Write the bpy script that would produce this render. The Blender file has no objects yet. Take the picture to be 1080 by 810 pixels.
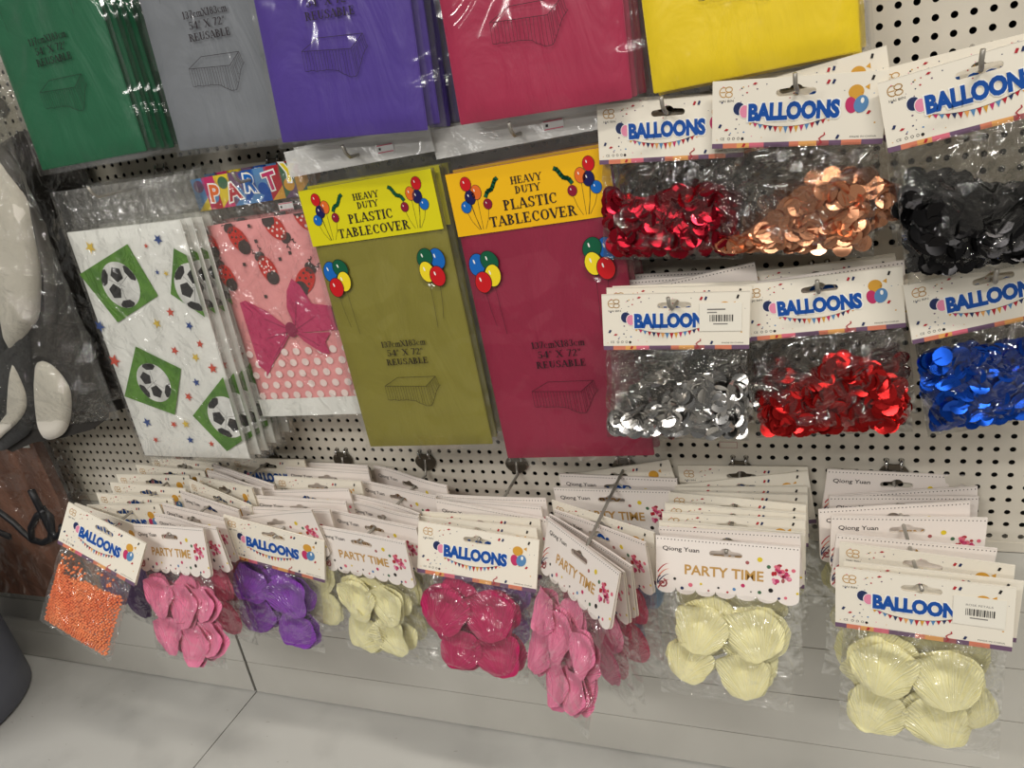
import bpy, bmesh, math, random
from mathutils import Vector, Matrix, noise
from mathutils.geometry import tessellate_polygon
C = bpy.context.scene.collection
rnd = random.Random(7)
R = math.radians
Z0 = 1.0            # camera height above the shop floor; heights below are measured from the camera

# ------------------------------------------------------------------ materials
def lin(c):
    return tuple((x / 12.92 if x <= .04045 else ((x + .055) / 1.055) ** 2.4) for x in [v / 255 for v in c]) + (1,)
MATS = {}
def mat(name, rgb, rough=.5, spec=.5, metal=0, bump=None, coat=0, sheen=0, var=None, aniso=None):
    m = bpy.data.materials.new(name); m.use_nodes = True
    nt = m.node_tree; b = nt.nodes['Principled BSDF']
    b.inputs['Base Color'].default_value = lin(rgb); b.inputs['Roughness'].default_value = rough
    b.inputs['Specular IOR Level'].default_value = spec; b.inputs['Metallic'].default_value = metal
    b.inputs['Coat Weight'].default_value = coat; b.inputs['Sheen Weight'].default_value = sheen
    tc = nt.nodes.new('ShaderNodeTexCoord')
    src = tc.outputs['Object']
    if aniso:
        mp = nt.nodes.new('ShaderNodeMapping'); mp.inputs['Scale'].default_value = aniso
        nt.links.new(src, mp.inputs['Vector']); src = mp.outputs['Vector']
    if bump:
        n = nt.nodes.new('ShaderNodeTexNoise'); n.inputs['Scale'].default_value = bump[0]; n.inputs['Detail'].default_value = 5
        n.inputs['Distortion'].default_value = bump[3] if len(bump) > 3 else 0
        bp = nt.nodes.new('ShaderNodeBump'); bp.inputs['Strength'].default_value = bump[1]; bp.inputs['Distance'].default_value = bump[2]
        nt.links.new(src, n.inputs['Vector']); nt.links.new(n.outputs['Fac'], bp.inputs['Height']); nt.links.new(bp.outputs['Normal'], b.inputs['Normal'])
    if var:      # gentle colour mottling: (scale, rgb2, lo, hi)
        n2 = nt.nodes.new('ShaderNodeTexNoise'); n2.inputs['Scale'].default_value = var[0]; n2.inputs['Detail'].default_value = 6
        rp = nt.nodes.new('ShaderNodeValToRGB'); e = rp.color_ramp.elements
        e[0].position, e[0].color = var[2], lin(rgb); e[1].position, e[1].color = var[3], lin(var[1])
        nt.links.new(src, n2.inputs['Vector']); nt.links.new(n2.outputs['Fac'], rp.inputs['Fac']); nt.links.new(rp.outputs['Color'], b.inputs['Base Color'])
    MATS[name] = m
    return m
def film(name, tint=(.96, .96, .95), k=1.5, base=.02, rough=.12, haze=.04, scale=60, dist=.002, strength=.6, hazecol=(220, 218, 212), cap=.22, detail=4):
    m = bpy.data.materials.new(name); m.use_nodes = True; nt = m.node_tree; nt.nodes.clear()
    N = nt.nodes.new; L = nt.links.new
    out = N('ShaderNodeOutputMaterial'); tr = N('ShaderNodeBsdfTransparent'); gl = N('ShaderNodeBsdfGlossy'); df = N('ShaderNodeBsdfDiffuse')
    tr.inputs[0].default_value = (*tint, 1); gl.inputs['Roughness'].default_value = rough; gl.inputs['Color'].default_value = (.95, .95, .95, 1); df.inputs[0].default_value = lin(hazecol)
    tc = N('ShaderNodeTexCoord'); n = N('ShaderNodeTexNoise'); n.inputs['Scale'].default_value = scale; n.inputs['Detail'].default_value = detail; n.inputs['Distortion'].default_value = 1.2
    v = N('ShaderNodeTexVoronoi'); v.feature = 'F1'; v.inputs['Scale'].default_value = scale * .8
    ad = N('ShaderNodeMath'); ad.operation = 'ADD'
    bp = N('ShaderNodeBump'); bp.inputs['Strength'].default_value = strength; bp.inputs['Distance'].default_value = dist
    L(tc.outputs['Object'], n.inputs['Vector']); L(tc.outputs['Object'], v.inputs['Vector']); L(n.outputs['Fac'], ad.inputs[0]); L(v.outputs['Distance'], ad.inputs[1]); L(ad.outputs[0], bp.inputs['Height'])
    L(bp.outputs['Normal'], gl.inputs['Normal'])
    fr = N('ShaderNodeFresnel'); fr.inputs['IOR'].default_value = 1.45; L(bp.outputs['Normal'], fr.inputs['Normal'])
    ml = N('ShaderNodeMath'); ml.operation = 'MULTIPLY_ADD'; ml.inputs[1].default_value = k; ml.inputs[2].default_value = base; ml.use_clamp = True
    L(fr.outputs[0], ml.inputs[0])
    cp = N('ShaderNodeMath'); cp.operation = 'MINIMUM'; cp.inputs[1].default_value = cap; L(ml.outputs[0], cp.inputs[0])
    m1 = N('ShaderNodeMixShader'); m1.inputs[0].default_value = haze; L(tr.outputs[0], m1.inputs[1]); L(df.outputs[0], m1.inputs[2])
    m2 = N('ShaderNodeMixShader'); L(cp.outputs[0], m2.inputs[0]); L(m1.outputs[0], m2.inputs[1]); L(gl.outputs[0], m2.inputs[2]); L(m2.outputs[0], out.inputs['Surface'])
    MATS[name] = m
    return m
M = MATS
mat('peg', (214, 207, 193), .5, .4, var=(9, (205, 198, 184), .45, .62))
mat('cavity_shade', (28, 26, 24), .9)  # near-black backing: shade in holes and gaps put into the colour
mat('panel', (202, 199, 191), .42, .4, var=(5, (192, 189, 181), .42, .66), bump=(40, .06, .001))
mat('deck', (206, 205, 200), .38, .4, var=(11, (193, 192, 187), .5, .72), bump=(30, .05, .001))
mat('deck_scuff', (150, 144, 134), .6)
mat('concrete', (150, 148, 144), .6, var=(6, (130, 128, 124), .4, .6))
mat('paper', (240, 233, 218), .42, .35)
mat('paper_pink', (240, 231, 224), .42, .35)
mat('paper_edge', (214, 200, 176), .6)
mat('ink_blue', (8, 78, 164), .4); mat('ink_white', (248, 246, 240), .4); mat('ink_navy', (34, 48, 92), .4); mat('ink_rose', (232, 142, 172), .4)
mat('ink_gold', (196, 152, 84), .35); mat('ink_amber', (216, 160, 58), .4); mat('ink_red', (182, 34, 48), .4); mat('ink_magenta', (196, 52, 104), .4)
mat('ink_black', (28, 24, 24), .45); mat('ink_plum', (112, 84, 112), .45); mat('ink_coral', (216, 128, 100), .45); mat('ink_peach', (232, 168, 96), .45)
mat('ink_mauve', (168, 92, 92), .45); mat('ink_sky', (90, 138, 186), .45); mat('ink_grey', (130, 126, 122), .45); mat('ink_green', (70, 110, 80), .45)
mat('ink_yellow', (226, 200, 48), .4); mat('ink_pinkish', (222, 110, 130), .45); mat('ink_text', (34, 22, 28), .45)
mat('panel_lime', (222, 212, 18), .35); mat('panel_gold', (244, 188, 14), .35)
mat('b_red', (204, 24, 32), .3); mat('b_blue', (20, 104, 190), .3); mat('b_navy', (28, 26, 84), .3); mat('b_orange', (230, 110, 40), .3); mat('b_maroon', (140, 22, 52), .3); mat('b_green', (14, 92, 62), .3); mat('b_yellow', (246, 220, 40), .3)
mat('chrome', (200, 198, 194), .18, metal=1); mat('zinc', (104, 98, 88), .42, metal=.85); mat('dark_wire', (158, 153, 144), .35, metal=.35)
WR = (9, .5, .012, .6)
for nm, c in dict(green=(18, 102, 66), silver=(128, 132, 138), purple=(80, 54, 152), pink=(178, 36, 78), yellow=(246, 216, 0), olive=(140, 132, 46), magenta=(154, 18, 62)).items():
    mat('cover_' + nm, c, .42, .5, bump=WR, aniso=(2.2, 1, .8), metal=0)
mat('cover_white', (236, 236, 230), .45, bump=WR); mat('cover_blush', (238, 160, 160), .45, bump=WR)
mat('grass', (92, 142, 44), .5, var=(60, (74, 122, 36), .4, .6)); mat('ball_white', (228, 228, 224), .45, var=(40, (196, 196, 192), .45, .65)); mat('ball_black', (36, 34, 36), .45); mat('seam', (120, 120, 120), .5)
mat('star_blue', (40, 72, 140), .5); mat('star_red', (206, 78, 56), .5); mat('star_yellow', (222, 190, 72), .5)
mat('lady_red', (206, 48, 38), .45); mat('lady_black', (72, 58, 56), .5); mat('bow', (196, 56, 104), .5, bump=(60, .4, .003)); mat('bow_dark', (150, 36, 78), .5); mat('dot_white', (246, 226, 220), .45)
def petalmat(nm, c, c2):
    m = mat('petal_' + nm, c, .6, .3, sheen=.15); nt = m.node_tree; N = nt.nodes.new; L = nt.links.new; bs = nt.nodes['Principled BSDF']
    tc = N('ShaderNodeTexCoord'); sp = N('ShaderNodeSeparateXYZ'); L(tc.outputs['Object'], sp.inputs[0])
    ad = N('ShaderNodeMath'); ad.operation = 'ADD'; ad.inputs[1].default_value = .66; L(sp.outputs['Z'], ad.inputs[0])
    at = N('ShaderNodeMath'); at.operation = 'ARCTAN2'; L(sp.outputs['X'], at.inputs[0]); L(ad.outputs[0], at.inputs[1])
    sc = N('ShaderNodeMath'); sc.operation = 'MULTIPLY'; sc.inputs[1].default_value = 26; L(at.outputs[0], sc.inputs[0])
    cb = N('ShaderNodeCombineXYZ'); L(sc.outputs[0], cb.inputs['X']); L(ad.outputs[0], cb.inputs['Y']); L(sp.outputs['Y'], cb.inputs['Z'])
    nz = N('ShaderNodeTexNoise'); nz.inputs['Scale'].default_value = 1.1; nz.inputs['Detail'].default_value = 4; L(cb.outputs[0], nz.inputs['Vector'])
    bp = N('ShaderNodeBump'); bp.inputs['Strength'].default_value = .5; bp.inputs['Distance'].default_value = .02; L(nz.outputs['Fac'], bp.inputs['Height']); L(bp.outputs['Normal'], bs.inputs['Normal'])
    rp = N('ShaderNodeValToRGB'); e = rp.color_ramp.elements; e[0].position, e[0].color = .35, lin(c); e[1].position, e[1].color = .68, lin(c2)
    L(nz.outputs['Fac'], rp.inputs['Fac']); L(rp.outputs['Color'], bs.inputs['Base Color'])
petalmat('cream', (255, 246, 178), (255, 251, 210)); petalmat('pink', (244, 108, 158), (252, 158, 190)); petalmat('magenta', (206, 40, 108), (178, 22, 80))
petalmat('purple', (122, 42, 168), (152, 74, 196)); petalmat('blue', (140, 180, 222), (176, 206, 236)); petalmat('rose', (230, 84, 122), (240, 116, 146)); petalmat('plum', (78, 36, 104), (98, 50, 124))
mat('foil_red', (158, 22, 40), .24, metal=.88); mat('foil_copper', (226, 160, 122), .24, metal=.88); mat('foil_silver', (206, 204, 202), .16, metal=1); mat('foil_blue', (22, 78, 188), .24, metal=.88)
mat('foil_black', (40, 39, 40), .24, metal=.88); mat('foil_scarlet', (178, 30, 30), .24, metal=.88)
mat('bead_orange', (255, 152, 92), .55, var=(30, (248, 128, 70), .4, .6))
mat('sticker', (240, 240, 238), .35); mat('sticker_cream', (240, 235, 222), .32); mat('bin_grey', (92, 95, 110), .45, bump=(30, .05, .002)); mat('wood', (136, 92, 72), .6, .3, var=(14, (108, 72, 56), .4, .62), aniso=(3, 1, .25), bump=(30, .2, .002))
mat('script_black', (20, 20, 24), .5); mat('plush_white', (222, 216, 204), .8, sheen=.3, bump=(160, .3, .002)); mat('plush_black', (14, 14, 16), .8, sheen=.2, bump=(160, .3, .002)); mat('felt_grey', (84, 81, 77), .8, bump=(120, .3, .002)); mat('felt_dark', (42, 39, 36), .75, bump=(120, .4, .002))
film('film', tint=(.985, .985, .98), k=1.3, base=.0, rough=.1, haze=.03, scale=42, dist=.011, strength=.8, cap=.22, detail=2)
film('film_sleeve', tint=(.99, .99, .99), k=1.1, base=.0, rough=.09, haze=.015, scale=11, dist=.02, strength=.7, cap=.22, detail=1.5)
film('film_crisp', tint=(.87, .865, .85), k=1.4, base=.0, rough=.06, haze=.012, scale=34, dist=.016, strength=.9, cap=.2, detail=2)  # grey tint stands in for the shade among the packs behind
film('film_milky', k=1.2, base=.02, rough=.2, haze=.78, scale=20, dist=.01, strength=.8, hazecol=(246, 245, 241))
film('film_dusty', tint=(.9, .9, .88), k=1.5, base=.01, rough=.07, haze=.03, scale=30, dist=.018, strength=.9, hazecol=(190, 186, 178))

# ------------------------------------------------------------------ mesh building
class MB:
    def __init__(s): s.v = []; s.f = []; s.m = []; s.mats = []; s.smooth = []
    def mi(s, name):
        if name not in s.mats: s.mats.append(name)
        return s.mats.index(name)
    def add(s, vs, fs, mname, smooth=False):
        b = len(s.v); s.v.extend([tuple(p) for p in vs]); k = s.mi(mname)
        for f in fs: s.f.append([i + b for i in f]); s.m.append(k); s.smooth.append(smooth)
    def mesh(s, name):
        me = bpy.data.meshes.new(name); me.from_pydata(s.v, [], s.f)
        for n in s.mats: me.materials.append(MATS[n])
        me.polygons.foreach_set('material_index', s.m); me.polygons.foreach_set('use_smooth', s.smooth); me.update()
        return me
    def box(s, x0, x1, y0, y1, z0, z1, mname):
        v = [(x, y, z) for x in (x0, x1) for y in (y0, y1) for z in (z0, z1)]
        s.add(v, [(0, 1, 3, 2), (4, 6, 7, 5), (0, 4, 5, 1), (2, 3, 7, 6), (0, 2, 6, 4), (1, 5, 7, 3)], mname)
    def tube(s, pts, r, mname, n=10, caps=True, rs=None):
        pts = [Vector(p) for p in pts]; vs = []; fs = []
        up = Vector((0, 0, 1))
        for i, p in enumerate(pts):
            d = (pts[min(i + 1, len(pts) - 1)] - pts[max(i - 1, 0)]).normalized()
            a = d.cross(up)
            if a.length < .05: a = d.cross(Vector((1, 0, 0)))
            a.normalize(); b = d.cross(a).normalized(); rr = rs[i] if rs else r
            for k in range(n):
                t = 2 * math.pi * k / n; vs.append(p + a * math.cos(t) * rr + b * math.sin(t) * rr)
        for i in range(len(pts) - 1):
            for k in range(n): fs.append((i * n + k, i * n + (k + 1) % n, (i + 1) * n + (k + 1) % n, (i + 1) * n + k))
        if caps: fs.append(tuple(range(n))[::-1]); fs.append(tuple((len(pts) - 1) * n + k for k in range(n)))
        s.add(vs, fs, mname, True)
    def prism(s, pts, y0, y1, mname, holes=(), side=None):
        """outline in x,z extruded from y0 (front) to y1"""
        loops = [pts] + list(holes); flat = [p for l in loops for p in l]; n = len(flat)
        tris = tessellate_polygon([[Vector((p[0], p[1], 0)) for p in l] for l in loops])
        vs = [(p[0], y0, p[1]) for p in flat] + [(p[0], y1, p[1]) for p in flat]
        ff = []
        for t in tris:
            a, b, c = [flat[i] for i in t]
            cr = (b[0] - a[0]) * (c[1] - a[1]) - (b[1] - a[1]) * (c[0] - a[0])
            ff.append(tuple(t) if cr > 0 else tuple(reversed(t)))
        s.add(vs, ff, mname); s.add(vs, [tuple(i + n for i in reversed(t)) for t in ff], mname)
        o = 0; sd = []
        for l in loops:
            k = len(l)
            for i in range(k): sd.append((o + i, o + (i + 1) % k, n + o + (i + 1) % k, n + o + i))
            o += k
        s.add(vs, sd, side or mname)

def obj(name, me, parent=None, loc=(0, 0, 0), rot=None, scale=None):
    o = bpy.data.objects.new(name, me); C.objects.link(o); o.location = loc
    if rot: o.rotation_mode = 'YXZ'; o.rotation_euler = rot
    if scale: o.scale = scale
    if parent: o.parent = parent
    return o
def thing(name, label, cat, loc, rot=(0, 0, 0), group=None, scale=1):
    o = bpy.data.objects.new(name, None); C.objects.link(o); o.empty_display_size = .02
    o.location = (loc[0], loc[1], loc[2] + Z0); o.rotation_mode = 'YXZ'; o.rotation_euler = [R(a) for a in rot]; o.scale = (scale,) * 3
    o['label'] = label; o['category'] = cat
    if group: o['group'] = group
    return o
def tag(o, label, cat, group=None):
    o['label'] = label; o['category'] = cat
    if group: o['group'] = group
    return o
def struct(name, me, loc=(0, 0, 0)):
    o = obj(name, me, None, (loc[0], loc[1], loc[2] + Z0)); o['kind'] = 'structure'; return o

# ------------------------------------------------------------------ flat print
_tc = {}
def glyphs(s, off=0.0, spacing=1.0):
    k = (s, off, spacing)
    if k in _tc: return _tc[k]
    cu = bpy.data.curves.new('lettering', 'FONT'); cu.body = s; cu.size = 1; cu.offset = off; cu.resolution_u = 3; cu.space_character = spacing
    o = bpy.data.objects.new('lettering', cu); C.objects.link(o)
    dg = bpy.context.evaluated_depsgraph_get(); me = o.evaluated_get(dg).to_mesh()
    v = [(p.co.x, p.co.y) for p in me.vertices]; f = [tuple(p.vertices) for p in me.polygons]
    o.evaluated_get(dg).to_mesh_clear(); bpy.data.objects.remove(o); bpy.data.curves.remove(cu)
    x0 = min(p[0] for p in v); x1 = max(p[0] for p in v); y0 = min(p[1] for p in v); y1 = max(p[1] for p in v)
    _tc[k] = (v, f, (x0, x1, y0, y1)); return _tc[k]
def clip(poly, x0, x1, z0, z1):
    def cut(P, ax, val, keep):
        out = []
        for i in range(len(P)):
            a, b = P[i - 1], P[i]; ia = keep(a[ax], val); ib = keep(b[ax], val)
            if ia != ib:
                t = (val - a[ax]) / (b[ax] - a[ax]); out.append((a[0] + t * (b[0] - a[0]), a[1] + t * (b[1] - a[1])))
            if ib: out.append(b)
        return out
    for ax, val, kp in ((0, x0, lambda a, v: a >= v), (0, x1, lambda a, v: a <= v), (1, z0, lambda a, v: a >= v), (1, z1, lambda a, v: a <= v)):
        if poly: poly = cut(poly, ax, val, kp)
    return poly
class Art:
    """flat coloured shapes in x,z put on a surface at y; higher layers lie nearer the viewer"""
    def __init__(s, mb, y, step=.00009, box=None): s.mb = mb; s.y = y; s.st = step; s.box = box
    def raw(s, vs, fs, m, lay):
        y = s.y - s.st * lay; ff = []
        for f in fs:
            a, b, c = vs[f[0]], vs[f[1]], vs[f[2]]
            cr = sum(vs[f[i - 1]][0] * vs[f[i]][1] - vs[f[i]][0] * vs[f[i - 1]][1] for i in range(len(f)))
            ff.append(tuple(f) if cr > 0 else tuple(reversed(f)))
        s.mb.add([(p[0], y, p[1]) for p in vs], ff, m)
    def poly(s, pts, m, lay=1):
        if s.box: pts = clip(list(pts), *s.box)
        if len(pts) < 3: return
        if len(pts) <= 4: s.raw(pts, [tuple(range(len(pts)))], m, lay)
        else: s.raw(pts, [tuple(t) for t in tessellate_polygon([[Vector((p[0], p[1], 0)) for p in pts]])], m, lay)
    def rect(s, x0, x1, z0, z1, m, lay=1): s.poly([(x0, z0), (x1, z0), (x1, z1), (x0, z1)], m, lay)
    def ell(s, x, z, rx, rz, m, lay=1, n=18, rot=0):
        c, d = math.cos(rot), math.sin(rot)
        P = [(x + rx * math.cos(t) * c - rz * math.sin(t) * d, z + rx * math.cos(t) * d + rz * math.sin(t) * c) for t in [2 * math.pi * i / n for i in range(n)]]
        if s.box: P = clip(P, *s.box)
        if len(P) > 2: s.raw(P, [tuple(range(len(P)))], m, lay)
    def line(s, pts, w, m, lay=1, closed=False):
        pts = list(pts) + ([pts[0]] if closed else [])
        for a, b in zip(pts, pts[1:]):
            dx, dz = b[0] - a[0], b[1] - a[1]; l = math.hypot(dx, dz)
            if l < 1e-9: continue
            nx, nz = -dz / l * w / 2, dx / l * w / 2; ex, ez = dx / l * w * .3, dz / l * w * .3
            s.poly([(a[0] + nx - ex, a[1] + nz - ez), (a[0] - nx - ex, a[1] - nz - ez), (b[0] - nx + ex, b[1] - nz + ez), (b[0] + nx + ex, b[1] + nz + ez)], m, lay)
    def text(s, t, x, z, h, m, lay=1, off=0, width=None, align='c', rot=0, spacing=1.0):
        v, f, (x0, x1, y0, y1) = glyphs(t, off, spacing)
        k = h / (y1 - y0); kx = k if width is None else width / (x1 - x0)
        ax = {'c': (x0 + x1) / 2, 'l': x0, 'r': x1}[align]; c, d = math.cos(rot), math.sin(rot)
        P = []
        for p in v:
            a, b = (p[0] - ax) * kx, (p[1] - (y0 + y1) / 2) * k; P.append((x + a * c - b * d, z + a * d + b * c))
        s.raw(P, f, m, lay)
    def serif(s, t, x, z, h, m, lay=1, width=None):
        polys = []; cx = 0
        for ch in t:
            g, adv = serif_glyph(ch)
            polys += [[(p[0] + cx, p[1]) for p in q] for q in g]; cx += adv
        kx = h if width is None else width / cx
        for q in polys: s.poly([(x + (p[0] - cx / 2) * kx, z + (p[1] - .5) * h) for p in q], m, lay)

def serif_glyph(ch):
    T, t = .19, .075; P = []
    def q(x0, x1, y0, y1): P.append([(x0, y0), (x1, y0), (x1, y1), (x0, y1)])
    def V(x, y0=0, y1=1, lo=1, hi=1, w=T):
        q(x - w / 2, x + w / 2, y0, y1)
        if lo: q(x - w / 2 - .09, x + w / 2 + .09, y0, y0 + .07)
        if hi: q(x - w / 2 - .09, x + w / 2 + .09, y1 - .07, y1)
    def Hh(y, x0, x1, w=t): q(x0, x1, y - w / 2, y + w / 2)
    def D(x0, y0, x1, y1, w): P.append([(x0 - w / 2, y0), (x0 + w / 2, y0), (x1 + w / 2, y1), (x1 - w / 2, y1)])
    def sf(x, y, w=.15): q(x - w, x + w, (y if y < .5 else y - .07), (y + .07 if y < .5 else y))
    def bowl(cx, cy, rx, ry, a0, a1, k=1.0):
        n = max(4, int(abs(a1 - a0) / 22))
        for i in range(n):
            A = [R(a0 + (a1 - a0) * (i + j) / n) for j in (0, 1)]
            o = [(cx + rx * math.cos(a), cy + ry * math.sin(a)) for a in A]
            th = [t + (T * k - t) * abs(math.cos(a)) for a in A]
            inn = [(cx + (rx - h) * math.cos(a), cy + (ry - t) * math.sin(a)) for a, h in zip(A, th)]
            P.append([o[0], o[1], inn[1], inn[0]])
    adv = .85
    if ch == 'H': V(.2); V(.72); Hh(.5, .2, .72); adv = .95
    elif ch == 'E': V(.2); Hh(.96, .2, .66); Hh(.04, .2, .7); Hh(.5, .2, .5); q(.6, .66, .74, 1); q(.64, .7, 0, .28); q(.46, .52, .38, .62); adv = .82
    elif ch == 'A': D(.1, 0, .42, 1, t); D(.74, 0, .42, 1, T); Hh(.32, .2, .65); sf(.1, 0); sf(.74, 0); adv = .88
    elif ch == 'V': D(.42, 0, .1, 1, T); D(.42, 0, .74, 1, t); sf(.1, 1); sf(.74, 1); adv = .84
    elif ch == 'Y': D(.42, .45, .1, 1, T); D(.42, .45, .74, 1, t); V(.42, 0, .5, 1, 0); sf(.1, 1); sf(.74, 1); adv = .84
    elif ch == 'D': V(.2); bowl(.22, .5, .5, .5, -90, 90); adv = .86
    elif ch == 'U': V(.2, .3, 1, 0, 1); bowl(.43, .32, .325, .32, 180, 360); V(.71, .3, 1, 0, 1, t); adv = .9
    elif ch == 'T': V(.4, 0, 1, 1, 0); Hh(.96, .04, .76); q(.04, .1, .72, 1); q(.7, .76, .72, 1); adv = .82
    elif ch == 'P': V(.2); bowl(.22, .73, .42, .27, -90, 90); adv = .74
    elif ch == 'R': V(.2); bowl(.22, .74, .42, .26, -90, 90); D(.7, 0, .42, .5, T * .9); sf(.72, 0, .12); adv = .88
    elif ch == 'B': V(.2); bowl(.22, .75, .4, .25, -90, 90); bowl(.22, .26, .46, .27, -90, 90); adv = .8
    elif ch == 'L': V(.2); Hh(.04, .2, .68); q(.62, .68, 0, .3); adv = .76
    elif ch == 'I': V(.21); adv = .44
    elif ch in 'Cc':
        bowl(.44, .5, .38, .5, 42, 318); q(.66, .73, .62, .95); adv = .82
    elif ch == 'O': bowl(.45, .5, .4, .5, 0, 360); adv = .92
    elif ch == 'S': bowl(.38, .74, .28, .26, 25, 275); bowl(.37, .26, .3, .26, -155, 95); q(.58, .64, .7, .98); q(.06, .12, .02, .3); adv = .76
    elif ch == 'X': D(.7, 0, .12, 1, T); D(.12, 0, .7, 1, t); sf(.12, 0); sf(.7, 0); sf(.12, 1); sf(.7, 1); adv = .84
    elif ch == '1': V(.3, 0, 1, 1, 0); D(.14, .8, .24, 1, .09); adv = .56
    elif ch == '3': bowl(.3, .75, .26, .25, -90, 160); bowl(.3, .27, .29, .27, -160, 90); adv = .66
    elif ch == '7': Hh(.95, .08, .6, .1); D(.26, 0, .56, .95, T * .8); adv = .66
    elif ch == '8': bowl(.34, .75, .24, .25, 0, 360, .8); bowl(.34, .27, .28, .27, 0, 360, .8); adv = .7
    elif ch == '5': bowl(.3, .32, .3, .32, -160, 110); q(.14, .2, .52, 1); Hh(.95, .14, .58, .1); adv = .68
    elif ch == '4': V(.46, 0, 1, 1, 0); Hh(.28, .04, .64); D(.06, .28, .44, 1, t); adv = .7
    elif ch == '2': bowl(.32, .73, .27, .27, -25, 170); D(.12, .05, .5, .62, .12); Hh(.05, .08, .62, .1); adv = .68
    elif ch == 'm':
        for x in (.14, .46, .78): V(x, 0, .66, 1, 0, .14)
        bowl(.3, .5, .22, .18, 0, 180); bowl(.62, .5, .22, .18, 0, 180); adv = .96
    elif ch == '"': q(.1, .18, .68, 1); q(.26, .34, .68, 1); adv = .44
    elif ch == ' ': adv = .4
    if ch == 'c': P[:] = [[(p[0] * .8, p[1] * .66) for p in z] for z in P]; adv = .66
    return P, adv

# ------------------------------------------------------------------ header cards
W = .125
def slot(z, hw=.0118, hh=.0026, bump=.0052):
    P = []
    for i in range(7): a = R(90 + 180 * i / 6); P.append((-hw + hh * math.cos(a), z + hh * math.sin(a)))
    for i in range(7): a = R(-90 + 180 * i / 6); P.append((hw + hh * math.cos(a), z + hh * math.sin(a)))
    for i in range(9): a = R(25 + 130 * i / 8); P.append((bump * math.cos(a), z + hh * .6 + bump * math.sin(a) * .8))
    return P
SLOTZ = -.0125
def card_outline(H, scallop):
    P = [(-W / 2, 0)]
    if scallop:
        P.append((-W / 2, -H + .006)); n = 7; w = W / n
        for k in range(n):
            for i in range(1, 9):
                a = R(180 + 180 * i / 8); P.append((-W / 2 + w * (k + .5) + w / 2 * math.cos(a), -H + .006 + .006 * math.sin(a)))
    else: P += [(-W / 2, -H), (W / 2, -H)]
    P.append((W / 2, 0)); return P
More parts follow.
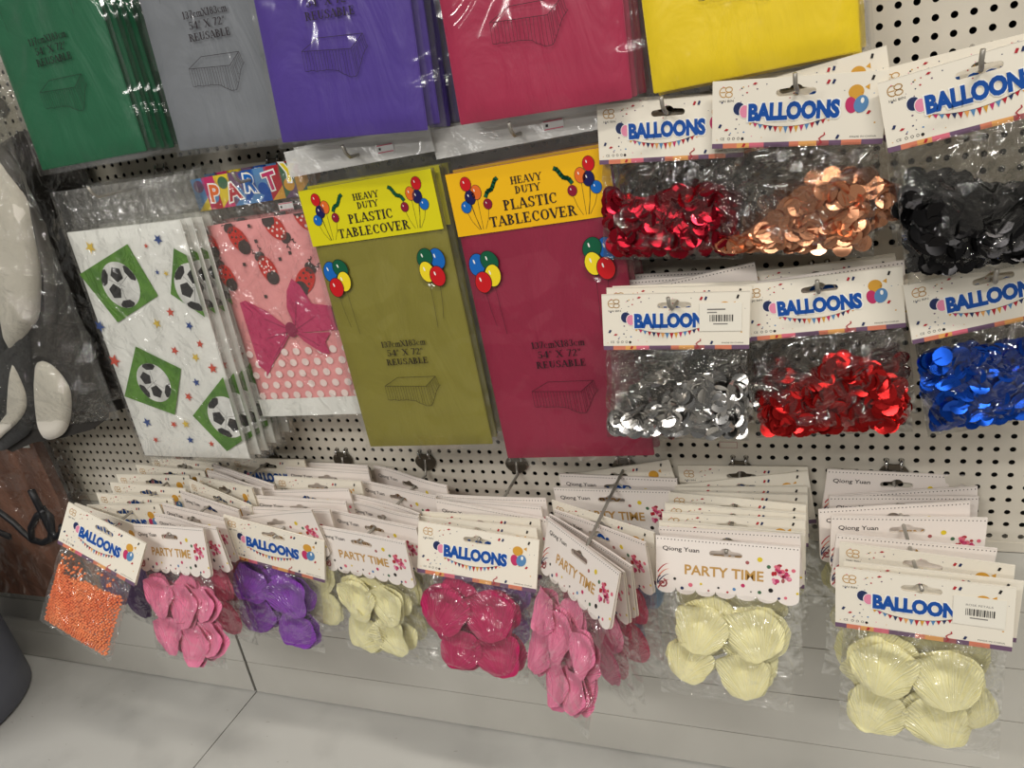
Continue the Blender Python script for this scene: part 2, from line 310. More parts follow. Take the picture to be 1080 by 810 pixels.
def paint_balloons(a, H, seed):
    r = random.Random(seed)
    X = lambda f: f * W
    Zf = lambda f: -f * H
    # round monogram and tiny name under it
    a.line([(X(-.43) + .0032 * math.cos(R(t)), Zf(.16) + .0036 * math.sin(R(t))) for t in range(60, 301, 24)], .0007, 'ink_gold')
    a.line([(X(-.448), Zf(.16)), (X(-.42), Zf(.16))], .0007, 'ink_gold')
    for dz in (.0019, -.0019): a.line([(X(-.398) + .0026 * math.cos(R(t)), Zf(.16) + dz + .0019 * math.sin(R(t))) for t in range(-180, 181, 30)], .0007, 'ink_gold')
    a.text('HAI BIN', X(-.412), Zf(.29), .0017, 'ink_black', width=.0108)
    # balloons at both ends of the word
    a.ell(X(-.335), Zf(.41), .0048, .0053, 'ink_white', 1); a.ell(X(-.335), Zf(.41), .0043, .0048, 'ink_navy', 2)
    a.ell(X(-.3), Zf(.455), .0042, .0052, 'ink_white', 3); a.ell(X(-.3), Zf(.455), .0037, .0047, 'ink_rose', 4)
    a.ell(X(.335), Zf(.26), .0053, .005, 'ink_amber', 1); a.poly([(X(.38), Zf(.2)), (X(.405), Zf(.16)), (X(.405), Zf(.24))], 'ink_amber', 1)
    a.ell(X(.312), Zf(.44), .004, .0058, 'ink_magenta', 2, rot=.2); a.ell(X(.366), Zf(.43), .0049, .0062, 'ink_sky', 3, rot=-.25); a.ell(X(.372), Zf(.38), .0012, .002, 'ink_white', 4)
    a.text('BALLOONS', X(-.012), Zf(.475), .0152, 'ink_white', 5, off=.09, width=.0685)
    a.text('BALLOONS', X(-.012), Zf(.475), .0136, 'ink_blue', 6, off=.062, width=.0662)
    # bunting
    n = 17; cols = ['ink_amber', 'ink_magenta', 'ink_sky', 'ink_red', 'ink_navy', 'ink_red', 'ink_peach', 'ink_sky', 'ink_red']
    pt = lambda t: (X(-.28 + .52 * t), Zf(.6 + .5 * (t - t * t) - .05 * t))
    a.line([pt(i / 20) for i in range(21)], .0004, 'ink_black', 2)
    for i in range(n):
        t0, t1 = (i + .08) / n, (i + .92) / n; p, q = pt(t0), pt(t1); s = .55 + .75 * (1 - abs(2 * (i + .5) / n - 1))
        a.poly([p, q, ((p[0] + q[0]) / 2, (p[1] + q[1]) / 2 - .0042 * s)], cols[i % 9], 3)
    # block strip along the bottom edge
    x = -W / 2; k = 0; bc = ['ink_plum', 'ink_coral', 'ink_peach', 'ink_pinkish', 'ink_plum', 'ink_plum', 'ink_coral', 'ink_peach', 'ink_mauve', 'ink_plum', 'ink_coral', 'ink_plum']
    while x < W / 2 - 1e-6:
        x2 = min(W / 2, x + r.uniform(.007, .014)); a.rect(x, x2, -H, -H * .925, bc[k % 12]); x = x2; k += 1
    # confetti specks and streamers
    for i in range(46):
        px = r.choice((r.gauss(-.3, .06), r.uniform(-.48, .48))); pz = r.uniform(.05, .88); s = r.uniform(.0003, .0008)
        if -.3 < px < .3 and .3 < pz < .8: continue
        a.ell(X(px), Zf(pz), s, s * .8, r.choice(['ink_red', 'ink_black', 'ink_rose', 'ink_amber', 'ink_plum', 'ink_sky', 'ink_navy']), n=7)
    for px, pz, m in ((-.24, .06, 'ink_red'), (.21, .1, 'ink_navy'), (.42, .08, 'ink_black'), (-.45, .66, 'ink_navy'), (-.41, .72, 'ink_red'), (.41, .55, 'ink_red'), (.25, .88, 'ink_navy'), (-.3, .96, 'ink_red'), (.18, .1, 'ink_red')):
        e = r.uniform(.2, .9); c, d = .0019 * math.cos(e), .0019 * math.sin(e)
        a.poly([(X(px) - c, Zf(pz) - d), (X(px) - c * .2 + .0005, Zf(pz) - d - .0004), (X(px) + c, Zf(pz) + d), (X(px) + c * .2 - .0005, Zf(pz) + d + .0006)], m, 4)
    a.line([(X(.145 + .012 * math.sin(i * 1.5) + .004 * i), Zf(.98 - .028 * i)) for i in range(7)], .0008, 'ink_red', 5)
    # mark row and small print
    a.text('CE', X(-.435), Zf(.855), .002, 'ink_black')
    for i in range(3): a.line([(X(-.395 + .03 * i) + .001 * math.cos(R(t)), Zf(.855) + .001 * math.sin(R(t))) for t in range(0, 361, 60)], .0003, 'ink_black')
    a.ell(X(-.31), Zf(.86), .0012, .0012, 'ink_black', n=8)
    a.text('MADE IN CHINA', X(.39), Zf(.885), .0012, 'ink_black', width=.018)
def paint_party(a, H, seed):
    r = random.Random(seed)
    X = lambda f: f * W
    Zf = lambda f: -f * H
    for i in range(40): a.ell(X(-.485 + .97 * i / 39), -.0022, .00055, .00055, 'ink_text', n=7)
    a.text('Qiong Yuan', X(-.45), Zf(.21), .0054, 'ink_text', off=.012, width=.033, align='l')
    a.text('PARTY TIME', X(-.015), Zf(.545), .0096, 'ink_gold', 2, off=.022, width=.069)
    # bouquet of dots
    for i in range(26):
        t, d = r.uniform(0, 6.28), r.uniform(0, 1) ** .6
        a.ell(X(.38) + .0088 * d * math.cos(t), Zf(.48) + .0098 * d * math.sin(t) - .001, r.uniform(.0013, .0022), r.uniform(.0013, .0022), r.choice(['ink_red', 'ink_magenta', 'ink_pinkish', 'ink_rose', 'ink_mauve', 'ink_red']), 2 + i % 4, n=10)
    a.ell(X(.295), Zf(.37), .0018, .0018, 'ink_green', n=10); a.ell(X(.46), Zf(.4), .0018, .0018, 'ink_pinkish', n=10)
    a.ell(X(.235), Zf(.26), .0023, .0023, 'ink_yellow', n=12); a.ell(X(.15), Zf(.33), .0017, .0017, 'ink_mauve', n=12)
    # streamers on the short edge
    for k, (m, a0) in enumerate((('ink_red', 0), ('ink_coral', .18), ('ink_navy', .36), ('ink_red', .54))):
        P = [(X(-.49) + .0105 * t, Zf(.62 + .06 * k) + .0085 * (1 - (1 - t) ** 2) - .002 * k) for t in [i / 6 for i in range(7)]]
        a.poly(P + [(p[0] + .0004, p[1] - .0016 * (1 - i / 6)) for i, p in reversed(list(enumerate(P)))], m, 2)
    a.line([(X(-.455) + (.001 + .0035 * t) * math.cos(7.5 * t), Zf(.83) + (.001 + .0035 * t) * math.sin(7.5 * t)) for t in [i / 12 for i in range(13)]], .0015, 'ink_mauve', 3)
    a.line([(X(-.455) + .0045 * math.cos(t), Zf(.8) + .006 * math.sin(t)) for t in [2 + i * .2 for i in range(9)]], .001, 'ink_navy', 3)
    cs = ['ink_black', 'ink_navy', 'ink_pinkish', 'ink_yellow', 'ink_mauve', 'ink_black', 'ink_red', 'ink_sky', 'ink_magenta', 'ink_grey', 'ink_green']
    for i in range(15):
        px = -.36 + .84 * i / 14 + r.uniform(-.015, .015); pz = r.uniform(.72, .9); s = r.uniform(.0008, .0021)
        a.ell(X(px), Zf(pz), s, s, cs[i % 11], 3, n=10)
def make_card(kind, H):
    mb = MB(); o = card_outline(H, kind == 'Q'); pm = 'paper' if kind == 'B' else 'paper_pink'; hole = slot(SLOTZ if kind == 'Q' else -.0108)
    mb.prism(o, -.0009, -.0004, pm, [hole], 'paper_edge')
    vb = len(mb.v); mb.prism(o, .0004, .0009, pm, [hole], 'paper_edge')
    for i in range(vb, len(mb.v)):   # the rear leaf of the folded card stands a little open
        x, y, z = mb.v[i]; mb.v[i] = (x, y + .002 * (-z / H), z)
    mb.box(-W / 2, W / 2, -.0009, .0009, -.0002, .0003, pm)
    a = Art(mb, -.00095); (paint_balloons if kind == 'B' else paint_party)(a, H, 3 if kind == 'B' else 5)
    return mb.mesh('header_card')
def bent(me, fn, name, cuts=12, x0=-W / 2, x1=W / 2):
    bm = bmesh.new(); bm.from_mesh(me)
    for k in range(1, cuts):
        x = x0 + (x1 - x0) * k / cuts
        bmesh.ops.bisect_plane(bm, geom=bm.verts[:] + bm.edges[:] + bm.faces[:], plane_co=(x, 0, 0), plane_no=(1, 0, 0), dist=1e-7)
    for v in bm.verts: v.co.y += fn(v.co.x, v.co.z)
    m2 = me.copy(); bm.to_mesh(m2); bm.free(); m2.name = name; return m2
CARD = {}
for kd, H in (('B', .055), ('Q', .055), ('C', .0505)):
    base = make_card('Q' if kd == 'Q' else 'B', H)
    CARD[kd] = [base, bent(base, lambda x, z: -.035 * (x + .03) ** 2 * 18 * (1 if x > -.03 else .2) * .09 / .063 * .35, 'header_card_curl'), bent(base, lambda x, z: .5 * x * x, 'header_card_bow'), bent(base, lambda x, z: -.9 * x * x, 'header_card_cup'), bent(base, lambda x, z: -.0035 * math.sin(x / .03), 'header_card_wave')]
def bar_sticker(words):
    mb = MB(); mb.box(-.0175, .0175, -.0016, -.00155, -.0125, .0125, 'sticker_cream'); a = Art(mb, -.00164); r = random.Random(4); x = -.009
    while x < .0095:
        w = r.choice((.0004, .0006, .001)); a.rect(x, x + w, -.004, .002, 'ink_black'); x += w + r.choice((.0004, .0007))
    a.rect(-.006, .006, -.0066, -.0056, 'ink_grey')
    if words: a.text('ROSE PETALS', 0, .0052, .0017, 'ink_grey', width=.018)
    else: a.rect(-.011, .004, .0062, .0074, 'ink_grey'); a.rect(-.011, -.003, .0036, .0046, 'ink_grey')
    return mb.mesh('barcode_sticker')
STICKER, STICKER_PLAIN = bar_sticker(True), bar_sticker(False)

# ------------------------------------------------------------------ clear pouches and what is in them
def sheet(nx, nz, fn, mname, mb, flip=False):
    vs = [fn(i / nx, j / nz) for j in range(nz + 1) for i in range(nx + 1)]; n = nx + 1
    fs = [(j * n + i, j * n + i + 1, (j + 1) * n + i + 1, (j + 1) * n + i) for j in range(nz) for i in range(nx)]
    if not flip: fs = [tuple(reversed(f)) for f in fs]
    mb.add(vs, fs, mname, True)
def ns(x, y, z, s, seed=0): return noise.noise(Vector((x * s + seed * 3.7, y * s - seed * 1.3, z * s + seed)))
def make_pouch(w, ztop, zbot, tf, tb, seed, fm='film', crinkle=.0016, spread=1.05, name='pouch'):
    mb = MB()
    def env(u, v):
        U = abs(2 * u - 1); a = max(0., 1 - U ** 3.2) if U < .93 else 0
        b = min(1, v / .32); b = b * b * (3 - 2 * b); c = min(1, (1 - v) / .16) ; c = c * c * (3 - 2 * c) if v < .96 else 0
        return a * b * c
    def fn(side):
        def g(u, v):
            ww = w * (1 + (spread - 1) * v); x = (u - .5) * ww; z = ztop + (zbot - ztop) * v
            e = env(u, v)
            f0 = ns(x, 0, z, 50, seed + 5) + .35 * ns(x, 0, z, 120, seed + 6); k = (ns(x, side * .3, z, 55, seed) + .6 * ns(x, side * .7, z, 130, seed + 1)) * min(1, e * 3) + f0 * (1 - min(1, e * 3))
            x += .0012 * ns(z, 1.3, 0, 70, seed) * (1 if abs(u - .5) > .4 else 0)
            zz = z + .0016 * ns(x, 2.1, 0, 60, seed) * v
            y = -side * (tf if side > 0 else tb) * e - side * .0004 + crinkle * k * min(1, v * 5) * .75
            return (x, y, zz)
        return g
    sheet(26, 26, fn(1), fm, mb); sheet(14, 14, fn(-1), fm, mb, True)
    return mb.mesh(name)
def make_petal(seed, cname, layers=3):
    """fabric petals lying on each other: rounded squares cupped in the middle with a curled rim"""
    r = random.Random(seed); mb = MB()
    for L in range(layers):
        ox, oz, rot, s = (0, 0, 0, 1) if L == 0 else (r.uniform(-.08, .1), r.uniform(-.08, .05), r.uniform(-.3, .3), r.uniform(.95, 1.06))
        nr, na = 11, 54; ph = r.uniform(0, 6); cup = r.choice((1, .8, -.35)) if L == 0 else .8; tilt = r.uniform(-.15, .15); vs = []; fs = []
        def pt(q, t):
            ct, st = math.cos(t), math.sin(t)
            rad = .5 * (abs(ct) ** 3 + abs(st) ** 3) ** (-1 / 3) * (1 + .04 * math.sin(3 * t + ph) + .025 * math.sin(5 * t + 2 * ph) + .012 * math.sin(11 * t + ph))
            x, z = rad * q * ct, rad * q * st
            if z < 0: x *= 1 + .26 * z
            d = math.hypot(x, z - .05)
            y = cup * (.09 - .75 * d * d + .12 * math.exp(-(d / .16) ** 2)) + tilt * x
            c_ = max(0, (q - .72) / .28); y += .085 * c_ * c_ * (.6 + .7 * math.sin(2 * t + ph) + .5 * math.sin(5 * t + ph))
            y += .03 * noise.noise(Vector((x * 3.2 + seed, z * 3.2, L * 2.3 + ph)))
            y += .005 * math.sin(math.atan2(x, z + .66) * 46 + ph) * min(1, q * 1.3)
            return x, y - .04, z
        vs.append(pt(0, 0))
        for i in range(1, nr + 1):
            for k in range(na): vs.append(pt(i / nr, 2 * math.pi * k / na))
        for k in range(na): fs.append((0, 1 + k, 1 + (k + 1) % na))
        for i in range(nr - 1):
            for k in range(na): A, B = 1 + i * na + k, 1 + i * na + (k + 1) % na; fs.append((A, A + na, B + na, B))
        c, sn = math.cos(rot), math.sin(rot)
        mb.add([(ox + (x * c - z * sn) * s, y + L * .11, oz + (x * sn + z * c) * s) for x, y, z in vs], fs, 'petal_' + cname, True)
    return mb.mesh('petal')
PETALS = {c: [make_petal(i * 7 + 1, c) for i in range(3)] for c in ('cream', 'pink', 'magenta', 'purple', 'blue', 'rose', 'plum')}
POUCH_FULL = [make_pouch(.114, -.047, -.158, .015, .007, s, crinkle=.0023, name='pouch') for s in (1, 2, 3)]
POUCH_FLAT = [make_pouch(.114, -.047, -.15, .003, .002, s, crinkle=.0009, name='pouch') for s in (4, 5)]
POUCH_CONF = [make_pouch(.121, -.044, -.137, .009, .005, s, 'film_crisp', .0022, name='pouch') for s in (7, 8, 9, 10)]
POUCH_CFLAT = [make_pouch(.119, -.044, -.134, .004, .003, s, 'film_crisp', .0012, name='pouch') for s in (11,)]
def make_confetti(cname, seed, n, w=.112, z0=-.135, h=.052, thick=.008, hump=None, rr=.0074):
    r = random.Random(seed); mb = MB(); hump = hump or (lambda u: .8 + .25 * math.sin(u * 3 + seed))
    for i in range(n):
        u = r.uniform(-1, 1); x = u * w / 2; top = h * hump(u); q = r.random(); z = z0 + .006 + (top - .006) * (q ** .9)
        lim = thick * min(1, (1 - abs(u) ** 4) * 1.5 + .1) * min(1, (z - z0) / .02 + .25)
        y = r.uniform(-lim, .35 * lim) if i % 3 else -lim * r.uniform(.75, 1.0)
        M3 = Matrix.Rotation(r.gauss(-.1, .33), 3, 'X') @ Matrix.Rotation(r.gauss(0, .33), 3, 'Z') @ Matrix.Rotation(r.uniform(0, 6.28), 3, 'Y')
        b = r.uniform(-20, 20); vs = []; m = 12
        for ring in (0, .6, 1):
            for k in range(m if ring else 1):
                t = 2 * math.pi * k / m; p = Vector((rr * ring * math.cos(t), 0, rr * ring * math.sin(t))); p.y = b * p.x * p.x; vs.append(Vector((x, y, z)) + M3 @ p)
        fs = [(0, 1 + k, 1 + (k + 1) % m) for k in range(m)] + [(1 + k, 1 + m + k, 1 + m + (k + 1) % m, 1 + (k + 1) % m) for k in range(m)]
        mb.add(vs, fs, 'foil_' + cname, True)
    return mb.mesh('confetti')
def make_beads():
    r = random.Random(2); bm = bmesh.new(); bmesh.ops.create_icosphere(bm, subdivisions=1, radius=1); bv = [v.co.copy() for v in bm.verts]; bf = [tuple(v.index for v in f.verts) for f in bm.faces]; bm.free()
    mb = MB(); pts = []
    step = .0033; nz = 27
    for j in range(nz):
        z = -.153 + j * step * .9
        for i in range(-18, 19):
            x = i * step + (j % 2) * step / 2 + r.uniform(-.0006, .0006)
            v = (z + .153) / .085
            U = abs(x) / .0535
            if U > .97 or (z > -.153 + .08 + .22 * x + .006 * math.sin(x * 90) + r.uniform(-.004, .004)): continue
            lim = .0125 * max(.05, 1 - U ** 3) * min(1, (z + .156) / .022) 
            for dy, s in ((-lim, 1), (-lim + .003, 1)) if lim > .003 else ((-lim * .5, 1),):
                pts.append((x + r.uniform(-.0004, .0004), dy + r.uniform(-.0007, .0004), z + r.uniform(-.0005, .0005)))
    for i in range(70): pts.append((r.uniform(-.05, -.01) if i % 3 else r.uniform(-.04, .045), r.uniform(-.004, -.001), r.uniform(-.09, -.06)))
    for p in pts:
        q = r.uniform(.0015, .0019); mb.add([(p[0] + v.x * q, p[1] + v.y * q, p[2] + v.z * q) for v in bv], bf, 'bead_orange', True)
    return mb.mesh('foam_beads')

# ------------------------------------------------------------------ pack prototypes
def child_copy(o, parent):
    c = o.copy(); C.objects.link(c); c.parent = parent
    for g in o.children: child_copy(g, c)
    return c
def place(proto, name_label, loc, rot, group, scale=1):
    """a copy of a finished pack with copies of its parts, under its own label"""
    t = proto.copy(); C.objects.link(t); t.location = (loc[0], loc[1], loc[2] + Z0); t.rotation_euler = [R(a) for a in rot]; t.scale = (scale,) * 3
    t['label'] = name_label
    if group: t['group'] = group
    for c in proto.children: child_copy(c, t)
    return t
LAYOUT = [(-.027, -.077, .043, .15), (.02, -.075, .046, -.1), (-.03, -.116, .041, -.2), (.014, -.118, .043, .25)]
LAY = {'S7': [(-.026, -0.0860, .046, .1), (.018, -0.0870, .048, -.1), (-.03, -0.1280, .042, .2), (.014, -0.1280, .044, -.2)],
 'S6': [(-.022, -0.0850, .044, .1), (.025, -0.0840, .047, -.15), (-.032, -0.1190, .038, .3), (.016, -0.1250, .042, -.1)],
 'S5': [(-.037, -0.0860, .042, .1), (-.004, -0.0940, .044, .2), (-.033, -0.1250, .04, .1), (.004, -0.1360, .042, -.2), (.037, -0.0900, .036, 0), (.034, -0.1280, .036, .2)],
 'S4': [(-.03, -0.0900, .046, .2), (.016, -0.0860, .05, -.2), (-.012, -0.1280, .042, .1), (.028, -0.1270, .046, -.2)],
 'S3': [(-.022, -0.0830, .046, .1), (.018, -0.0820, .044, -.2), (-.022, -0.1230, .046, .5), (.016, -0.1220, .046, -.4)],
 'S2': [(-.03, -0.0810, .046, .3), (.018, -0.0860, .05, -.3), (-.024, -0.1210, .046, .1), (.028, -0.1280, .046, .5)],
 'S1': [(-.03, -0.0810, .044, .1), (.008, -0.0880, .048, .1), (.042, -0.0840, .036, -.2), (-.024, -0.1260, .042, .2), (.016, -0.1310, .048, 0), (.044, -0.1220, .038, .1)]}
def petal_pack(kind, colour, front, seed, label, group, loc, rot, variant=0, lay=None, scale=1):
    r = random.Random(seed * 13 + 5)
    t = thing('petal_pack', label, 'party pack', loc, rot, group, scale)
    hc = obj('hanging_card', CARD[kind][variant], t)
    obj('pouch', (POUCH_FULL if front else POUCH_FLAT)[seed % (3 if front else 2)], t)
    L = lay or LAYOUT
    for k, (x, z, s, ro) in enumerate(L):
        o = obj('petal', PETALS[colour][(seed + k) % 3], t, (x, -.0035 if front else -.0004, z), (0, 0, 0), (s * 1.08, s * (.85 if front else .1), s))
        o.rotation_mode = 'XYZ'; o.rotation_euler = (0, (-1) ** k * .12 + ro, 0)
    if front:
        for k in range(3):   # more petals lying behind the front ones
            o = obj('petal', PETALS[colour][(seed + k + 1) % 3], t, (r.uniform(-.036, .036), .0028, -.078 - .018 * k), (0, 0, 0), (.042, .042 * .22, .042)); o.rotation_euler = (0, r.uniform(-1, 1), 0)
    return t, hc
STACKS = {
 'S7': [
  ('Q', 0.0753, -0.0060, -0.3888, 10.6, -2.5, 7.2, 0.997),
  ('Q', 0.0774, -0.0146, -0.4033, 8.5, -3.0, -1.8, 1.005),
  ('Q', 0.0775, -0.0224, -0.4042, 7.5, -2.9, 1.9, 0.998),
  ('Q', 0.0679, -0.0408, -0.4030, 10.2, -3.0, -0.7, 1.007),
  ('Q', 0.0782, -0.0567, -0.4044, 7.4, -2.9, 2.3, 0.997),
  ('Q', 0.0803, -0.0903, -0.4066, 5.7, -2.7, 6.2, 0.981),
  ('B', 0.0840, -0.1108, -0.4039, -7.6, -3.0, 0.7, 1.000),
  ('B', 0.0861, -0.1333, -0.4046, -2.6, -3.0, 1.7, 0.995),
  ('B', 0.0789, -0.1452, -0.4023, -5.2, -5.8, -0.2, 0.985),
 ],
 'S6': [
  ('B', -0.0644, -0.0060, -0.3861, -4.0, -2.9, -3.0, 0.997),
  ('B', -0.0653, -0.0164, -0.3940, 3.0, -3.2, -7.4, 1.013),
  ('B', -0.0649, -0.0252, -0.3983, 3.5, -3.0, -0.7, 0.989),
  ('B', -0.0655, -0.0390, -0.3970, 0.9, -3.0, -0.1, 0.999),
  ('B', -0.0670, -0.0510, -0.3959, -4.3, -3.0, 1.5, 1.007),
  ('B', -0.0672, -0.0680, -0.3958, -2.3, -3.0, 1.1, 1.008),
  ('B', -0.0678, -0.0807, -0.3962, -0.1, -3.0, 0.5, 1.005),
  ('B', -0.0683, -0.0986, -0.3962, -2.5, -3.0, 0.8, 1.005),
  ('Q', -0.0696, -0.1054, -0.3959, -2.9, -3.0, -1.7, 0.974),
  ('Q', -0.0697, -0.1180, -0.3983, 0.9, -13.3, 2.1, 0.969),
 ],
 'S5': [
  ('B', -0.1946, -0.0060, -0.3920, -2.1, -2.4, -11.9, 0.997),
  ('Q', -0.1879, -0.0164, -0.3956, -2.4, -3.0, -0.6, 1.003),
  ('Q', -0.1898, -0.0407, -0.3965, -5.2, -2.9, -3.7, 0.996),
  ('B', -0.1880, -0.0910, -0.3960, -25.6, -2.8, -1.8, 1.000),
  ('Q', -0.1869, -0.1050, -0.3968, -31.1, -2.0, -5.8, 0.994),
  ('Q', -0.1895, -0.1288, -0.3957, -38.0, -2.7, -1.8, 1.002),
  ('Q', -0.1925, -0.1399, -0.3932, -41.5, -2.6, -1.8, 1.002),
  ('Q', -0.1879, -0.1548, -0.3843, -45.1, -21.2, -3.6, 0.960),
 ],
 'S4': [
  ('Q', -0.3115, -0.0696, -0.3942, -1.7, -3.0, -1.3, 1.005),
  ('Q', -0.3097, -0.0792, -0.3940, -7.3, -2.9, -2.0, 1.000),
  ('Q', -0.3018, -0.0916, -0.3946, -5.8, -3.1, 4.0, 1.001),
  ('B', -0.3075, -0.1047, -0.3940, 1.6, -3.0, 1.7, 1.006),
  ('B', -0.3058, -0.1164, -0.3945, -2.0, -3.0, 1.5, 1.002),
  ('B', -0.2992, -0.1307, -0.3940, 4.9, -11.9, 8.8, 0.977),
 ],
 'S3': [
  ('Q', -0.4248, -0.0304, -0.3943, -18.6, -2.8, -1.6, 1.007),
  ('Q', -0.4256, -0.0587, -0.3943, -19.6, -2.6, -3.9, 1.007),
  ('Q', -0.4263, -0.0875, -0.3942, -22.1, -2.5, -4.2, 1.008),
  ('Q', -0.4221, -0.0993, -0.3951, -20.4, -2.0, -7.9, 1.001),
  ('Q', -0.4228, -0.1195, -0.3947, -15.3, -2.7, -3.2, 1.004),
  ('Q', -0.4272, -0.1400, -0.3986, -9.7, -3.1, -1.4, 0.975),
 ],
 'S2': [
  ('Q', -0.5388, -0.0144, -0.3912, -10.0, -2.7, -5.2, 1.007),
  ('Q', -0.5365, -0.0277, -0.3914, -5.2, -3.0, -1.4, 1.006),
  ('B', -0.5353, -0.0502, -0.3915, -3.3, -3.0, -0.5, 1.005),
  ('Q', -0.5357, -0.0751, -0.3917, -2.8, -2.8, -5.3, 1.003),
  ('Q', -0.5315, -0.0929, -0.3921, -1.1, -3.0, 0.2, 1.001),
  ('Q', -0.5361, -0.1141, -0.3916, -3.6, -2.9, -3.3, 1.005),
  ('Q', -0.5428, -0.1252, -0.3908, -6.5, -2.2, -12.0, 1.011),
  ('B', -0.5304, -0.1440, -0.3969, 2.9, -1.7, 13.8, 0.965),
 ],
 'S1': [
  ('B', -0.6342, -0.0113, -0.3885, -5.5, -2.9, -2.4, 0.993),
  ('Q', -0.6391, -0.0520, -0.3876, -17.6, -3.1, 1.7, 1.000),
  ('Q', -0.6433, -0.0640, -0.3871, -17.4, -2.8, -2.0, 1.004),
  ('B', -0.6502, -0.0736, -0.3861, -18.7, -2.5, -5.0, 1.011),
  ('B', -0.6396, -0.0944, -0.3873, -16.8, -3.3, 4.3, 1.001),
  ('Q', -0.6406, -0.1119, -0.3875, -18.4, -2.8, -1.7, 1.000),
  ('Q', -0.6443, -0.1352, -0.3870, -15.6, -2.7, -3.6, 1.004),
  ('Q', -0.6395, -0.1534, -0.3877, -12.3, -2.7, -4.5, 0.998),
  ('Q', -0.6503, -0.1655, -0.3879, -9.3, -14.9, -6.4, 0.986),
 ],
 'S0': [
  ('B', -0.7751, -0.0060, -0.3965, -4.9, -3.0, 0.1, 0.997),
  ('B', -0.7833, -0.0243, -0.3988, -4.3, -3.0, 0.2, 1.006),
  ('B', -0.7928, -0.0451, -0.3976, -1.0, -3.0, -1.7, 1.015),
  ('B', -0.7791, -0.0688, -0.3993, -0.7, -3.0, 1.6, 1.002),
  ('B', -0.7776, -0.0925, -0.3995, -0.5, -3.0, 0.7, 1.000),
  ('B', -0.7760, -0.1127, -0.3999, -1.6, -2.9, -4.2, 0.998),
  ('B', -0.7767, -0.1360, -0.3995, -9.8, -3.2, 5.7, 1.001),
  ('B', -0.7574, -0.1536, -0.3980, 3.2, -21.6, 22.5, 0.963),
 ],
}
WHERE = {'S0': 'on the hook of the orange bead pack', 'S1': 'on the hook of the light pink petals', 'S2': 'on the hook of the purple petals', 'S3': 'on the hook of the small cream petals', 'S4': 'on the hook of the magenta petals',
 'S5': 'on the hook of the twisted pink packs', 'S6': 'on the hook of the flat cream pack', 'S7': 'on the hook of the barcoded cream pack'}
COL = {'S0': ['plum'] * 8, 'S1': ['cream', 'cream', 'pink', 'pink', 'rose', 'rose', 'rose', 'rose', 'pink'], 'S2': ['rose', 'rose', 'rose', 'cream', 'cream', 'cream', 'cream', 'purple'], 'S3': ['pink', 'pink', 'cream', 'cream', 'cream', 'cream'],
 'S4': ['rose', 'rose', 'rose', 'purple', 'purple', 'magenta'], 'S5': ['blue', 'blue', 'blue', 'blue', 'rose', 'rose', 'pink', 'pink'], 'S6': ['cream'] * 10, 'S7': ['cream'] * 9}
ORD = ['front', 'second', 'third', 'fourth', 'fifth', 'sixth', 'seventh', 'eighth', 'ninth', 'rearmost']
FRONTLABEL = {'S7': 'cream petal pack with barcoded balloons card, front of the bottom row beside the pegboard end', 'S6': 'cream petal pack under a flat party time card, front of its hook',
 'S5': 'light pink petal pack turned sideways under a party time card, foremost on its hook', 'S4': 'magenta petal pack under a balloons card, front of its hook', 'S3': 'small cream petal pack under a tilted party time card, beside the purple petals',
 'S2': 'purple petal pack under a tilted balloons card, front of its hook', 'S1': 'light pink petal pack under a party time card, beside the orange beads'}
VAR = {('S4', 0): 2, ('S2', 0): 1, ('S1', 2): 4, ('S3', 0): 4, ('S3', 3): 4, ('S5', 4): 1, ('S5', 5): 1, ('S2', 6): 3, ('S3', 2): 3, ('S1', 7): 4, ('S3', 5): 1, ('S1', 8): 1}
HOOKX = {'S7': .0719, 'S6': -.0656, 'S5': -.182, 'S4': -.303, 'S3': -.4157, 'S2': -.528, 'S1': -.637, 'S0': -.7775}
def make_hook(label, loc_top, loc_card, loc_tip, group, drop=False):
    """zinc plate on two prongs in the pegboard with one wire running out to the tip"""
    x, z = loc_top
    t = thing('peg_hook', label, 'hook', (x, 0, z), group=group)
    mb = MB(); P = []
    for i in range(22):
        a = 2 * math.pi * i / 22; P.append((.0115 * math.cos(a) * (1 + .12 * math.cos(2 * a)), -.0125 + .0115 * math.sin(a) - .0022 * math.exp(-(math.cos(a) * 3) ** 2) * (1 if math.sin(a) > 0 else 0)))
    mb.prism(P, -.0042, -.0022, 'zinc'); obj('mounting_plate', mb.mesh('mounting_plate'), t)
    for sx in (-.00625, .00625):
        mb = MB(); mb.tube([(sx, .006, .001), (sx, .001, .0012), (sx, -.003, .0004), (sx, -.0046, -.003), (sx, -.0044, -.008)], .0017, 'chrome', 8); obj('prong', mb.mesh('prong'), t)
    mb = MB(); c = Vector(loc_card) - Vector((x, 0, z)); tp = Vector(loc_tip) - Vector((x, 0, z)); a = Vector((0, -.004, -.017))
    b0 = Vector((c.x * .15, -.0065, c.z)) if drop else a; d = tp - b0; mb.tube([a + Vector((0, 0, .008)), a] + ([b0] if drop else []) + [b0 + d * .25, b0 + d * .5, b0 + d * .75, tp] + ([] if drop else [tp + Vector((-.001, -.004, .004)), tp + Vector((-.001, -.007, .011))]), .0016, 'dark_wire', 10)
    obj('wire', mb.mesh('wire'), t)
    return t
HOOKZ = (-3 * 1.0265 - 27.26) * .0125
